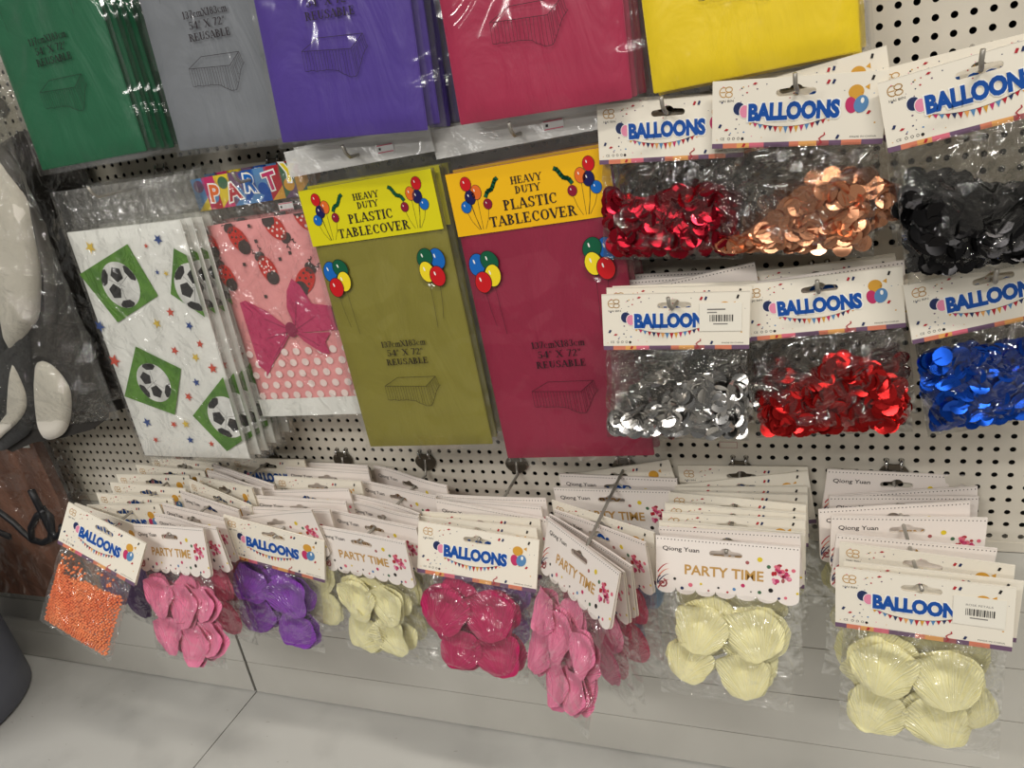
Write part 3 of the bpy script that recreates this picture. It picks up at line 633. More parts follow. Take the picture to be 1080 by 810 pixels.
for s, L in STACKS.items():
    n = len(L); grp = 'petal packs ' + WHERE[s]
    for i, (kd, x, y, z, yaw, pit, rol, sc) in enumerate(L):
        k = n - 1 - i
        if s == 'S0' and k == 0: continue
        word = 'balloons' if kd == 'B' else 'party time'
        if k == 0: lab = FRONTLABEL[s]
        elif k == n - 1: lab = f'{word} card pack against the pegboard, rearmost {WHERE[s]}'
        else: lab = f'{word} card pack, {ORD[k]} from the front {WHERE[s]}'
        front = k == 0
        t, hc = petal_pack(kd, COL[s][i], front, i + ord(s[1]) * 3, lab, grp, (x, y, z), (pit, rol, yaw), VAR.get((s, i), 0), LAY.get(s) if front else None, sc)
        if (s, i) in (('S7', 8), ('S6', 1)): obj('barcode_sticker', STICKER, hc, (.0395, 0, -.0235))
    f = L[-1]
    cx, cy, cz = f[1], f[2], f[3]
    x0 = HOOKX[s]; zt = sum(q[3] for q in L) / n
    make_hook(f'zinc peg hook behind the cards {WHERE[s][3:]}', (x0, HOOKZ), (cx, cy, cz - .0095), (cx, cy - .0035, cz - .0095), 'peg hooks of the bottom row', True)
# the orange bead pack
kd, x, y, z, yaw, pit, rol, sc = STACKS['S0'][-1]
t = thing('bead_pack', 'orange foam bead pack under a tilted balloons card, hanging beside the brown plaque', 'party pack', (x * .945, -.698 + (.698 + y) * .945, z * .945), (pit, rol, yaw), None, .945 * sc)
obj('hanging_card', CARD['B'][0], t); obj('pouch', make_pouch(.114, -.047, -.16, .0155, .007, 21, 'film', .002), t)
o = obj('foam_beads', make_beads(), t); o['kind'] = 'stuff'

# ------------------------------------------------------------------ confetti packs on the upper hooks
def confetti_pack(colour, front, seed, label, group, loc, rot, n=230, h=.052, hump=None, scale=1, sticker=False, kind='C', variant=0):
    t = thing('confetti_pack', label, 'party pack', loc, rot, group, scale)
    hc = obj('hanging_card', CARD[kind][variant], t)
    st = {'black': 1.2, 'scarlet': 1.08}.get(colour, 1) if front else 1; zo = (0, 0, (st - 1) * .05)     # some packs are longer
    obj('pouch', POUCH_CONF[seed % 4] if front else POUCH_CFLAT[0], t, zo, scale=(1, 1, st))
    o = obj('confetti', make_confetti(colour, seed, n, h=h, thick=.0078 if front else .003, hump=hump) if front else CONF_BACK[colour], t, zo, scale=(1, 1, st)); o['kind'] = 'stuff'
    if sticker: obj('barcode_sticker', STICKER_PLAIN, hc, (.0385, 0, -.0215))
    return t
CONF_BACK = {c: make_confetti(c, 50 + i, 110, thick=.003) for i, c in enumerate(('red', 'copper', 'silver', 'blue', 'black', 'scarlet'))}
UP = [ # colour, front pose, scale, count, pile height, pile outline, label, packs behind, prong x and z
 ('red', (-.105, -.024, -.0352, -4, -2, 3), .97, 330, .056, lambda u: 1.0 + .12 * math.sin(4 * u), 'wine red confetti pack hanging beside the magenta tablecover', 3, (-.1049, -.0345)),
 ('copper', (-.0055, -.044, -.0316, -7.3, 1, 4.2), 1.0, 270, .062, lambda u: .55 + .33 * u + .2 * math.sin(3.2 * u + .6), 'copper confetti pack hanging under the yellow tablecover', 3, (-.0062, -.0316)),
 ('black', (.1085, -.062, -.0335, -3.8, 0, -9.5), .985, 300, .056, None, 'black confetti pack with card tilted up, hanging beside the copper pack', 2, (.1219, -.0316)),
 ('silver', (-.1072, -.0558, -.1906, 6, -3, 3.6), 1.0, 270, .062, lambda u: .66 + .28 * u + .15 * math.sin(3 * u + .4), 'silver confetti pack with barcode sticker, under the wine red pack', 5, (-.1033, -.1872)),
 ('scarlet', (.008, -.0325, -.19, -2.2, -3, -4.3), 1.0, 320, .062, None, 'bright red confetti pack hanging under the copper pack', 3, (.0089, -.1872)),
 ('blue', (.1312, -.0365, -.1882, 6, 0, -10), 1.0, 330, .07, lambda u: .98 - .05 * u, 'shiny blue confetti pack hanging under the black pack', 2, (.1344, -.1872))]
NM = {'red': 'wine red', 'scarlet': 'bright red'}
for i, (c, pose, sc, cnt, h, hump, lab, nb, pr) in enumerate(UP):
    x, y, z, yaw, pit, rol = pose; q_ = .93; x, z, y, sc = x * q_, z * q_, -.698 + (.698 + y) * q_, sc * q_; nm = NM.get(c, c)
    confetti_pack(c, True, 3 + i, lab, None, (x, y, z), (pit, rol, yaw), cnt, h, hump, sc, c == 'silver')
    r = random.Random(i * 5 + 2); gap = (abs(y) - .02) / max(1, nb)
    gap = min(gap, .0125)
    for k in range(nb):
        dy = .016 + gap * k; f = 1 + .0
        rr = {'red': (5, 2, 3), 'copper': (-8, 2, -3), 'black': (-6.5, -8), 'silver': (4, 3, -8, 1, 2), 'scarlet': (-6, -3, -5), 'blue': (-11, -9)}[c][k]
        kd = 'Q' if (c, k) in (('silver', 2), ('silver', 3), ('silver', 4), ('scarlet', 0)) else 'C'
        confetti_pack(c, False, i + k, f'{"balloons" if kd == "C" else "dotted party time"} card pack, {ORD[k + 1]} from the front behind the {nm} confetti' if nb > 1 else f'card of the pack right behind the {nm} confetti pack', f'packs behind the {nm} confetti',
            (x + r.uniform(-.002, .003), min(-.0035, y + dy), z + r.uniform(-.002, .001) + (.004 if c in ('black', 'copper') else 0)), (pit, rr, yaw), scale=sc, kind=kd)
    make_hook(f'peg hook carrying the {nm} confetti pack', pr, (x, y, z - .0075), (x, y - .017, z - .0075), 'peg hooks of the confetti packs')

# ------------------------------------------------------------------ folded plastic tablecovers in long sleeves
CW, CH = .142, .272
def make_cover(w, h, mname, seed, th=.0045, dw=0):
    """folded sheet: a soft slab whose front swells a little and whose side shows the folds"""
    mb = MB(); nx, nz = 22, 36
    def fr(u, v):
        x = (u - .5) * w; z = -v * h; e = min(1, min(u, 1 - u) * 14, min(v, 1 - v) * 22)
        k = ns(x, 0, z * .5, 22, seed) * .0012 + ns(x, .4, z, 60, seed + 3) * .0004
        return (x + (.0006 * ns(z, 0, 0, 40, seed) if u in (0, 1) else 0), -th * (.35 + .65 * math.sqrt(e)) + k * e, z)
    sheet(nx, nz, fr, mname, mb)
    sheet(6, 12, lambda u, v: ((u - .5) * w, .0004, -v * h), mname, mb, True)
    for k in range(3):     # the folded leaves seen on edge
        y0 = -th * (.33 - .3 * k / 3) + .0002; y1 = y0 + th * .085
        for a in (-1, 1): mb.box(a * w / 2 - .0006, a * w / 2 + .0009 - .0002 * k, y0, y1, -h, 0, mname)
        mb.box(-w / 2, w / 2, y0, y1, -h - .0006 + .0002 * k, -h + .0006, mname)
    return mb.mesh('folded_cover')
def balloon(a, x, z, rx, rz, m, lay, rot=0, tail=None):
    a.ell(x, z, rx * 1.08, rz * 1.06, 'ink_black', lay, 20, rot); a.ell(x, z, rx, rz, m, lay + 1, 20, rot)
    a.ell(x - rx * .3, z + rz * .3, rx * .1, rz * .22, 'ink_white', lay + 2, 8, .2)
    if tail: a.line([(x, z - rz), (x + tail[0] * .35, z - rz + (tail[1] - z + rz) * .5), (x + tail[0], tail[1])], .00032, 'ink_text', 1)
def paint_insert(a, w, h):
    for sx in (-1, 1):
        cx = sx * .046
        for dx, dz, rx, rz, m in ((-.008, .0165, .0048, .0058, 'b_red'), (.0, .0085, .0046, .006, 'b_orange'), (-.0062, .005, .0048, .006, 'b_navy'), (-.0115, -.0025, .0045, .005, 'b_blue'), (.0085, -.0025, .0038, .0043, 'b_maroon')):
            balloon(a, cx + (dx if sx < 0 else -dx), -h / 2 + dz, rx, rz, m, 3, 0, ((-(cx + dx) + cx if sx < 0 else dx) * .7, -h * .93))
        P = [(cx - sx * (.008 + .0125 * t) , -h / 2 + .004 + .0125 * t + .0012 * math.sin(9 * t)) for t in [i / 8 for i in range(9)]]
        a.line(P, .0034, 'ink_black', 3); a.line(P, .0026, 'b_green', 4)
    for t, z, hh, ww in (('HEAVY', -.0135, .006, .0275), ('DUTY', -.0215, .006, .0225), ('PLASTIC', -.0325, .0085, .048), ('TABLECOVER', -.0448, .0085, .078)):
        a.serif(t, 0, z, hh, 'ink_text', 4, ww)
def paint_sleeve(a, top):
    z = lambda v: top - v
    for sx in (-1, 1):
        cx = sx * .0525
        balloon(a, cx + sx * .0062, z(.0795), .0073, .0098, 'b_blue', 1, sx * .2)
        balloon(a, cx - sx * .0062, z(.0775), .0076, .0092, 'b_green', 4, -sx * .5)
        balloon(a, cx - sx * .0068, z(.0905), .0073, .0098, 'b_yellow', 7, sx * .15, (-sx * .002, z(.145)))
        balloon(a, cx + sx * .0032, z(.0955), .0076, .0094, 'b_red', 10, sx * .1, (-sx * .004, z(.137)))
    for t, v, hh, ww in (('137cmX183cm', .158, .0062, .05), ('54" X 72"', .1672, .0064, .041), ('REUSABLE', .1768, .0064, .047)):
        a.serif(t, .0015, z(v), hh, 'ink_text', 1, ww)
    x0, c = 0, z(.205)      # line drawing of a draped table
    T = [(-.031, c + .003), (-.014, c + .0115), (.0285, c + .0105), (.0155, c + .0005)]
    a.line(T, .00045, 'ink_text', 1, True)
    r = random.Random(3); n = 24
    top_e = [T[0], T[3], T[2]]
    def along(t):
        if t < .66: k = t / .66; return (T[0][0] + (T[3][0] - T[0][0]) * k, T[0][1] + (T[3][1] - T[0][1]) * k)
        k = (t - .66) / .34; return (T[3][0] + (T[2][0] - T[3][0]) * k, T[3][1] + (T[2][1] - T[3][1]) * k)
    bot = []
    for i in range(n + 1):
        t = i / n; p = along(t); dx = .004 * max(0, t - .5) * 2; d = .0155 + (.006 * math.sin((t - .45) * 9) if t > .45 else 0) + r.uniform(-.0006, .0006)
        bot.append((p[0] + dx * .8, p[1] - d)); 
        if i % 1 == 0: a.line([p, (p[0] + dx * .4 + r.uniform(-.0006, .0006), p[1] - d * r.uniform(.55, 1)), (p[0] + dx * .8, p[1] - d)], .0003, 'ink_text', 1)
    a.line(bot, .0004, 'ink_text', 1)
def make_sleeve(w, top, bot, seed, printed=True, th=.0058, fm='film_sleeve'):
    mb = MB()
    def fn(side):
        def g(u, v):
            x = (u - .5) * w; z = top + (bot - top) * v; U = abs(2 * u - 1); e = min(1, (1 - U) * 9)
            k = ns(x, side, z * .6, 30, seed) * .0011 + ns(x + z * .4, side, z, 75, seed + 2) * .0006
            return (x + .0008 * ns(z, 0, 0, 50, seed) * (U > .9), (-side * th if side > 0 else .0012) * (.25 + .75 * e) * min(1, v * 8 + .12) + (k * (.3 if U < .86 else 1.4) * .8), z)
        return g
    sheet(26, 48, fn(1), fm, mb); sheet(10, 16, fn(-1), fm, mb, True)
    if printed:
        a = Art(mb, -th - .0011); paint_sleeve(a, 0)
    return mb.mesh('sleeve')
COVERS = {c: make_cover(CW, CH, 'cover_' + c, i + 1) for i, c in enumerate(('green', 'silver', 'purple', 'pink', 'yellow', 'olive', 'magenta'))}
SLEEVES = [make_sleeve(.155, .0365, -CH - .006, s) for s in (1, 2, 3)]
SLEEVE_PLAIN = make_sleeve(.155, .0365, -CH - .006, 5, False)
def make_strip():
    mb = MB()
    sheet(20, 8, lambda u, v: ((u - .5) * .154, -.0022 - .0006 + .0012 * ns(u * .15, 0, v * .03, 60, 4), .037 - .0235 * v - .0), 'film_milky', mb)
    return mb.mesh('hanging_strip')
STRIP = make_strip()
def make_tagmesh():
    mb = MB(); mb.box(-.0085, .0085, -.0034, -.0031, -.0037, .0037, 'sticker'); a = Art(mb, -.0036)
    for z in (.003, -.003): a.rect(-.008, .008, z - .0004, z + .0004, 'ink_pinkish')
    a.rect(-.0065, -.0045, -.001, .001, 'ink_black'); return mb.mesh('price_tag')
TAG = make_tagmesh()
def make_insert(mname):
    mb = MB(); h = .0535; mb.box(-CW / 2, CW / 2, -.0061, -.0058, -h, .0, mname); paint_insert(Art(mb, -.0062), CW, h); return mb.mesh('printed_header')
INSERT = {'lime': make_insert('panel_lime'), 'gold': make_insert('panel_gold')}
def tablecover(colour, insert, sleeve, label, group, loc, rot, scale=1, tag_=False):
    t = thing('tablecover_pack', label, 'tablecloth', loc, rot, group, scale)
    obj('folded_cover', COVERS[colour], t); obj('hanging_strip', STRIP, t); obj('printed_header', INSERT[insert], t)
    obj('sleeve', sleeve, t)
    if tag_: obj('price_tag', TAG, t, (.03, 0, .0235))
    return t
def behind(proto, n, gap, names, loc, rot, group, dx, seed, scale=1, ylim=-.009):
    r = random.Random(seed)
    for k in range(n):
        y = min(ylim, loc[1] + gap * (k + 1))
        place(proto, names(k), (loc[0] + dx * (k + 1) + r.uniform(-.0015, .0015), y, loc[2] + r.uniform(-.003, .003)), (rot[0], rot[1] + r.uniform(-.8, .8), rot[2]), group, scale)
def hook_for(label, x, y, z, roll=0):
    make_hook(label, (x, z + .017), (x, y, z), (x, y - .017, z), 'peg hooks of the tablecovers')
# x, y, z of the cover's top edge centre
ROWS = [
 ('green', 'gold', 0, (-.6715, -.0755, -.0105 + CH), (-1, -1, 0), 5, .0105, 'emerald green tablecover, front of its stack in the top row'),
 ('silver', 'gold', 1, (-.506, -.0555, -.0165 + CH), (-1, 1.5, 0), 3, .0115, 'silver grey tablecover in the top row, front of its stack beside the purple ones'),
 ('purple', 'gold', 2, (-.363, -.0865, -.0245 + CH), (-1, 3.0, 0), 5, .0125, 'purple tablecover, front of its stack in the top row'),
 ('pink', 'gold', 0, (-.1945, -.0755, -.028 + CH), (-1, -.3, 0), 5, .0125, 'deep pink tablecover, front of its stack in the top row'),
 ('yellow', 'gold', 1, (-.036, -.0675, -.0235 + CH), (-1, -3, 0), 4, .0125, 'bright yellow tablecover, front of its stack in the top row'),
 ('olive', 'lime', 1, (-.3795, -.06, -.0645), (-1, -2.2, 0), 2, .014, 'olive gold tablecover with lime printed header, front of its pair'),
 ('magenta', 'gold', 0, (-.2242, -.055, -.066), (-1, -2.6, 0), 3, .0125, 'magenta tablecover with golden printed header, front of its stack'),
]
for i, (c, ins, si, loc, rot, n, gap, lab) in enumerate(ROWS):
    if i < 5: loc = (loc[0] + math.sin(R(rot[1])) * CH, loc[1], loc[2])
    nm = {'green': 'emerald green', 'silver': 'silver grey', 'pink': 'deep pink', 'yellow': 'bright yellow', 'olive': 'olive gold'}.get(c, c)
    t = tablecover(c, ins, SLEEVES[si], lab, None, loc, rot, 1.04 if c == 'magenta' else 1, i >= 5)
    behind(t, n, gap, lambda k: f'{nm} tablecover, {ORD[k + 1]} from the front of its stack', loc, rot, f'{nm} tablecovers behind the front one', .0015, i, 1.04 if c == 'magenta' else 1)
    hook_for(f'peg hook carrying the {nm} tablecovers', loc[0] + math.sin(R(rot[1])) * .02 + .001, loc[1], loc[2] + .0225)

# ---- football print tablecover
SW, SH = .155, .268
def pent(cx, cz, r, rot, m, a, lay, sq=(1, 1), sk=0):
    P = [(r * math.cos(R(90 + 72 * i) + rot) * sq[0], r * math.sin(R(90 + 72 * i) + rot) * sq[1]) for i in range(5)]
    c, s = math.cos(sk), math.sin(sk); a.poly([(cx + p[0] * c - p[1] * s, cz + p[0] * s + p[1] * c) for p in P], m, lay)
def football(a, cx, cz, r, rot):
    a.ell(cx, cz, r, r, 'ball_white', 3, 32)
    for k in range(6):
        t = rot + k * math.pi / 3; d = r * .86
        # outer patches lie on the rim, foreshortened along the radius
        c, s = math.cos(t), math.sin(t)
        if k % 2 == 0:
            pts = [(.66, -.2), (.66, .2), (.82, .4), (.93, .34), (.985, .17), (.985, -.17), (.93, -.34), (.82, -.4)]
            a.poly([(cx + r * (p[0] * c - p[1] * s), cz + r * (p[0] * s + p[1] * c)) for p in pts], 'ball_black', 4)
    for k in range(3):
        t = rot + math.pi / 3 + k * 2 * math.pi / 3; d = .46; c, s = math.cos(t), math.sin(t)
        if k != 2 or True:
            pent(cx + r * d * c, cz + r * d * s, r * .35, t, 'ball_black', a, 4) if k < 2 else None
        a.line([(cx, cz), (cx + r * .24 * c, cz + r * .24 * s)], r * .02, 'seam', 4)
    for k in range(3):
        t = rot + k * 2 * math.pi / 3; c, s = math.cos(t), math.sin(t); a.line([(cx + r * .05 * c, cz + r * .05 * s), (cx + r * .62 * c, cz + r * .62 * s)], r * .02, 'seam', 4)
def star(a, x, z, r, m, rot=0):
    P = [((r if i % 2 == 0 else r * .42) * math.cos(R(90 + 36 * i) + rot) + x, (r if i % 2 == 0 else r * .42) * math.sin(R(90 + 36 * i) + rot) + z) for i in range(10)]
    a.poly(P, m, 2)
def football_cover():
    me = make_cover(SW, SH, 'cover_white', 31)
    mb = MB(); mb.v = [tuple(v.co) for v in me.vertices]; mb.f = [list(p.vertices) for p in me.polygons]; mb.m = [0] * len(mb.f); mb.smooth = [True] * len(mb.f); mb.mats = ['cover_white']
    a = Art(mb, -.0056, box=(-SW / 2, SW / 2, -SH, 0))
    ox, oz = -.664, -.0785
    L = lambda x, z: (x - ox, z - oz)
    for q in ([(-.7398, -.1234), (-.6587, -.0962), (-.6398, -.153), (-.7084, -.1797)], [(-.6945, -.2082), (-.6403, -.2357), (-.6706, -.2912), (-.7366, -.268)], [(-.6, -.105), (-.56, -.13), (-.585, -.18), (-.6225, -.152)], [(-.645, -.292), (-.585, -.245), (-.545, -.3), (-.612, -.336)]):
        P = [L(*p) for p in q]; a.poly(P, 'grass', 1)
    football(a, *L(-.6862, -.1385), .0255, .6); football(a, *L(-.6855, -.2515), .0235, 1.57); football(a, *L(-.588, -.1465), .0255, .2); football(a, *L(-.598, -.2935), .025, 2.2)
    for x, z, m, s in ((-.7111, -.0961, 'star_yellow', .0075), (-.6168, -.0947, 'star_blue', .006), (-.7368, -.1829, 'star_blue', .0075), (-.7328, -.2242, 'star_red', .0085), (-.6538, -.1832, 'star_yellow', .006), (-.6304, -.1715, 'star_red', .0055), (-.6107, -.1873, 'star_blue', .0052), (-.6411, -.2145, 'star_red', .0055), (-.6154, -.223, 'star_yellow', .0055), (-.6252, -.2519, 'star_blue', .0052), (-.7159, -.301, 'star_blue', .0066), (-.6769, -.3033, 'star_red', .0048), (-.6425, -.2689, 'star_red', .0055), (-.6593, -.3026, 'star_yellow', .0055), (-.66, -.3226, 'star_blue', .0052), (-.631, -.128, 'star_blue', .003), (-.635, -.1, 'star_red', .003), (-.62, -.13, 'star_yellow', .0035), (-.712, -.3235, 'star_red', .0042), (-.631, -.327, 'star_red', .0042), (-.597, -.236, 'star_red', .0065), (-.604, -.208, 'star_red', .005)):
        star(a, *L(x, z), s, m, x * 40)
    return mb.mesh('folded_cover')
SCOVER = football_cover(); SSLEEVE = make_sleeve(.167, .043, -SH - .006, 9, False, .0075, 'film')
loc = (-.664, -.08, -.0785); rot = (-1, .2, 0)
t = thing('tablecover_pack', 'white tablecover printed with footballs and stars, front of its stack', 'tablecloth', loc, rot)
obj('folded_cover', SCOVER, t); obj('sleeve', SSLEEVE, t)
behind(t, 5, .0122, lambda k: f'football print tablecover, {ORD[k + 1]} from the front of its stack', loc, rot, 'football tablecovers behind the front one', .0022, 77)
hook_for('peg hook carrying the football tablecovers', -.664, -.08, -.045)

# ---- ladybird print tablecover
LW, LH = .14, .217
def lady_cover():
    me = make_cover(LW, LH, 'cover_blush', 37)
    mb = MB(); mb.v = [tuple(v.co) for v in me.vertices]; mb.f = [list(p.vertices) for p in me.polygons]; mb.m = [0] * len(mb.f); mb.smooth = [True] * len(mb.f); mb.mats = ['cover_blush']
    a = Art(mb, -.0056, box=(-LW / 2, LW / 2, -LH, 0))
    ox, oz = -.5165, -.0905
    Lc = lambda x, z: (x - ox, z - oz)
    a.rect(-LW / 2, LW / 2, -LH, -.196, 'cover_white', 1)
    for j in range(5):
        for i in range(9):
            z = -.142 - j * .0125; x = -.062 + i * .0155 + (j % 2) * .0077
            a.ell(x, z, .0045, .0042, 'dot_white', 1, 14)
    def lady(x, z, s, rot, eyes=False):
        c, d = math.cos(rot), math.sin(rot); P = lambda u, v: (x + s * (u * c - v * d), z + s * (u * d + v * c))
        p = P(0, 0); a.ell(*p, s * .62, s * 1.0, 'lady_red', 2, 24, rot); a.ell(*P(0, -.62), s * .5, s * .48, 'lady_black', 3, 18, rot); a.ell(*P(-.05, .98), s * .42, s * .34, 'lady_black', 2, 16, rot)
        for u, v in ((-.3, .4), (.25, .5), (-.38, -.05), (.32, 0), (-.02, .2), (.1, .72), (-.2, .7), (.38, -.3)): a.ell(*P(u, v), s * .085, s * .085, 'dot_white' if eyes else 'lady_black', 4, 9)
        for u, v, k in (((-.3, .62, .16), (.3, .45, .16), (.05, -.1, .14)) if eyes else ()): a.ell(*P(u, v), s * k, s * k, 'lady_red', 5, 12); a.ell(*P(u, v), s * k * .6, s * k * .6, 'dot_white', 6, 10)
        for e in (-1, 1): a.line([P(e * (.2 + .25 * t + .14 * math.sin(t * 5.5)), 1.2 + .55 * t * (1.4 - t * .7) + .1 * math.cos(t * 5.5)) for t in [i / 12 for i in range(13)]], s * .06, 'lady_black', 3)
    lady(*Lc(-.548, -.108), .0155, .5); lady(*Lc(-.4995, -.101), .0155, -2.5, True); lady(*Lc(-.5222, -.142), .0155, .35, True); lady(*Lc(-.4812, -.158), .0165, -.75); lady(*Lc(-.5765, -.145), .0145, .3); lady(*Lc(-.462, -.095), .016, -2.6, True); lady(*Lc(-.584, -.11), .012, .2)
    for x, z in ((-.527, -.112), (-.504, -.133), (-.55, -.134), (-.535, -.17), (-.53, -.096), (-.49, -.128)): a.rect(*sum([[v - .0018, v + .0018] for v in Lc(x, z)], []), 'lady_black', 2)
    k = Lc(-.5145, -.208)       # big bow
    o = lambda *p: [(k[0] + u * .001, k[1] + v * .001) for u, v in p]
    a.poly(o((-5, 4), (-24, 22), (-48, 36), (-56, 34), (-56, -38), (-46, -48), (-30, -22), (-10, -8)), 'bow', 6)
    a.poly(o((5, 5), (2, 24), (8, 42), (18, 54), (26, 46), (34, 26), (56, 22), (56, -4), (30, -4), (8, -4)), 'bow', 6)
    a.poly(o((4, -3), (20, -5), (48, -6), (38, -16), (40, -30), (30, -28), (12, -14)), 'bow', 7); a.poly(o((-4, -5), (-20, -10), (-44, -28), (-50, -52), (-34, -34), (-16, -18)), 'bow', 7)
    a.ell(*k, .007, .0085, 'bow_dark', 8)
    for q in (((-6, 2), (-30, 14)), ((-6, -2), (-34, -8)), ((6, 2), (16, 30)), ((7, 0), (34, 12)), ((8, -5), (30, -20)), ((-7, -6), (-34, -32))): a.line(o(*q), .0009, 'bow_dark', 8)
    return mb.mesh('folded_cover')
def party_card():
    mb = MB(); mb.box(-.07, .07, -.0021, -.0017, -.0325, 0, 'paper'); a = Art(mb, -.0022, box=(-.07, .07, -.0325, 0)); r = random.Random(9)
    cols = ['ink_sky', 'ink_magenta', 'ink_yellow', 'ink_plum', 'ink_blue', 'ink_sky', 'ink_red', 'ink_green', 'ink_amber']
    for i in range(9):
        x = -.07 + i * .0156; a.poly([(x, -.0325), (x + .0156, -.0325), (x + .0166, 0), (x - .002, 0)], cols[i], 1); a.poly([(x, -.0325), (x + .0156, -.0325), (x + .0156, -.02)], cols[(i * 4 + 2) % 9], 2); a.ell(x + .008, -.008 - .012 * (i % 2), .0062, .0062, cols[(i * 2 + 3) % 9], 3)
    for i, (ch, m) in enumerate(zip('PARTY', ['b_orange', 'ink_red', 'b_blue', 'ink_magenta', 'b_yellow'])):
        x = -.044 + .0235 * i; z = -.017 - .003 * (i % 2) + .002 * i
        a.text(ch, x, z, .0205, 'ink_white', 6, off=.085, rot=.12 * (1 if i % 2 else -1)); a.text(ch, x, z, .0175, m, 7, off=.03, rot=.12 * (1 if i % 2 else -1))
    return mb.mesh('hanging_card')
LC, PC = lady_cover(), party_card(); LS = make_sleeve(.15, .048, -LH - .006, 13, False, .0072, 'film')
loc = (-.5155, -.046, -.0905); rot = (-1, -1.6, 0)
t = thing('tablecover_pack', 'pink tablecover printed with ladybirds and a big bow, between the football and olive ones', 'tablecloth', loc, rot)
obj('folded_cover', LC, t); obj('hanging_card', PC, t, (-.002, 0, .048)); obj('sleeve', LS, t); obj('price_tag', TAG, t, (.036, -.001, .008))
behind(t, 1, .02, lambda k: 'second ladybird print tablecover, right behind the front one', loc, rot, None, .001, 5)
hook_for('peg hook carrying the ladybird tablecovers', -.515, -.046, -.052)

# ------------------------------------------------------------------ black and white plush pieces in a clear bag
def dome(pts, th, mname, y, mb, n=6):
    cx = sum(p[0] for p in pts) / len(pts); cz = sum(p[1] for p in pts) / len(pts); vs = [(cx, y - th, cz)]; fs = []; m = len(pts)
    for i in range(1, n + 1):
        q = i / n
        for p in pts: vs.append((cx + (p[0] - cx) * q, y - th * (1 - q ** 4) ** .5, cz + (p[1] - cz) * q))
    for p in pts: vs.append((p[0], y + th * .4, p[1]))
    for k in range(m): fs.append((0, 1 + k, 1 + (k + 1) % m))
    for i in range(n):
        for k in range(m): a, b = 1 + i * m + k, 1 + i * m + (k + 1) % m; fs.append((a, a + m, b + m, b))
    mb.add(vs, fs, mname, True)
def smooth(pts, k=4):
    out = []; n = len(pts)
    for i in range(n):
        p0, p1, p2, p3 = [pts[(i + j) % n] for j in (-1, 0, 1, 2)]
        for s in range(k):
            t = s / k; out.append(tuple(.5 * (2 * p1[a] + (p2[a] - p0[a]) * t + (2 * p0[a] - 5 * p1[a] + 4 * p2[a] - p3[a]) * t * t + (3 * p1[a] - p0[a] - 3 * p2[a] + p3[a]) * t ** 3) for a in (0, 1)))
    return out
O = (-.83, .05)
rel = lambda P: [(p[0] - O[0], p[1] - O[1]) for p in P]
W1 = rel([(-.7705, .0104), (-.7639, -.0075), (-.7579, -.0421), (-.7705, -.0864), (-.7881, -.1274), (-.8125, -.1647), (-.8365, -.1807), (-.8721, -.2053), (-.8672, -.1853), (-.8358, -.1244), (-.8327, -.1029), (-.8589, -.0901), (-.885, -.05), (-.86, .005), (-.81, .02)])
BK = rel([(-.8963, -.0886), (-.8408, -.1058), (-.8413, -.1256), (-.8777, -.1927), (-.8813, -.2106), (-.8417, -.1846), (-.8581, -.2293), (-.8667, -.2663), (-.8868, -.2917), (-.9244, -.3209), (-1.0, -.328), (-1.0, -.15)])
CR = rel([(-.8765, -.2188), (-.8742, -.2493), (-.8847, -.2742), (-.9085, -.2934), (-.9419, -.3107), (-.9758, -.3273), (-.9678, -.3137), (-.9392, -.3001), (-.9091, -.2767), (-.8903, -.2491)])
W2 = rel([(-.8481, -.2251), (-.8247, -.222), (-.8096, -.2463), (-.8142, -.2705), (-.8347, -.3018), (-.8586, -.3175), (-.8832, -.3178), (-.8795, -.2893)])
DK = rel([(-.792, .02), (-.765, -.01), (-.7694, -.1175), (-.7715, -.2235), (-.7662, -.2792), (-.8025, -.3083), (-.9132, -.3282), (-.984, -.329), (-.9365, -.1299), (-.88, .02)])
def plush_bag(label, y, dx, full):
    t = thing('plush_bag', label, 'costume bag', (O[0] + dx, y, O[1]))
    mb = MB(); mb.prism(smooth(DK, 2), .004, .011, 'felt_dark'); obj('dark_backing', mb.mesh('dark_backing'), t)
    if full:
        mb = MB(); dome(smooth(W1), .011, 'plush_white', -.003, mb); obj('white_lobe', mb.mesh('white_lobe'), t)
        mb = MB(); dome(smooth(BK), .006, 'plush_black', 0, mb); obj('black_panel', mb.mesh('black_panel'), t)
        mb = MB(); dome(smooth(CR), .004, 'plush_white', -.006, mb); obj('cream_crescent', mb.mesh('cream_crescent'), t)
        mb = MB(); dome(smooth(W2), .007, 'plush_white', -.001, mb); obj('white_lobe', mb.mesh('white_lobe'), t)
        g = [(-.7795, .0162), (-.763, -.0149), (-.7607, -.0649), (-.7736, -.1212), (-.7975, -.17)]
        mb = MB(); mb.tube([(p[0] - O[0] + .004, .0, p[1] - O[1]) for p in g], .0065, 'felt_grey', 10); obj('grey_piping', mb.mesh('grey_piping'), t)
    mb = MB()
    def side(sg):
        def g(u, v):
            x0 = -.235; x1 = (-.752 - O[0]) + .006 * v; z0, z1 = .052, -.376 + .03 * 0
            x = x0 + (x1 - x0) * u; z = z0 + (z1 - z0) * v + .035 * u * (v ** 6) ; e = min(1, (1 - u) * 6) * min(1, v * 6) * min(1, (1 - v) * 7)
            return (x, (-(.03 if full else .012) if sg > 0 else .014) * e + .0035 * ns(x, sg, z, 26, 3) + .0016 * ns(x, sg, z, 80, 8), z)
        return g
    sheet(40, 56, side(1), 'film_dusty', mb); sheet(16, 20, side(-1), 'film_dusty', mb, True)
    obj('clear_bag', mb.mesh('clear_bag'), t)
    return t
plush_bag('clear bag of black and white plush pieces, hanging beside the football tablecovers', -.098, 0, True)
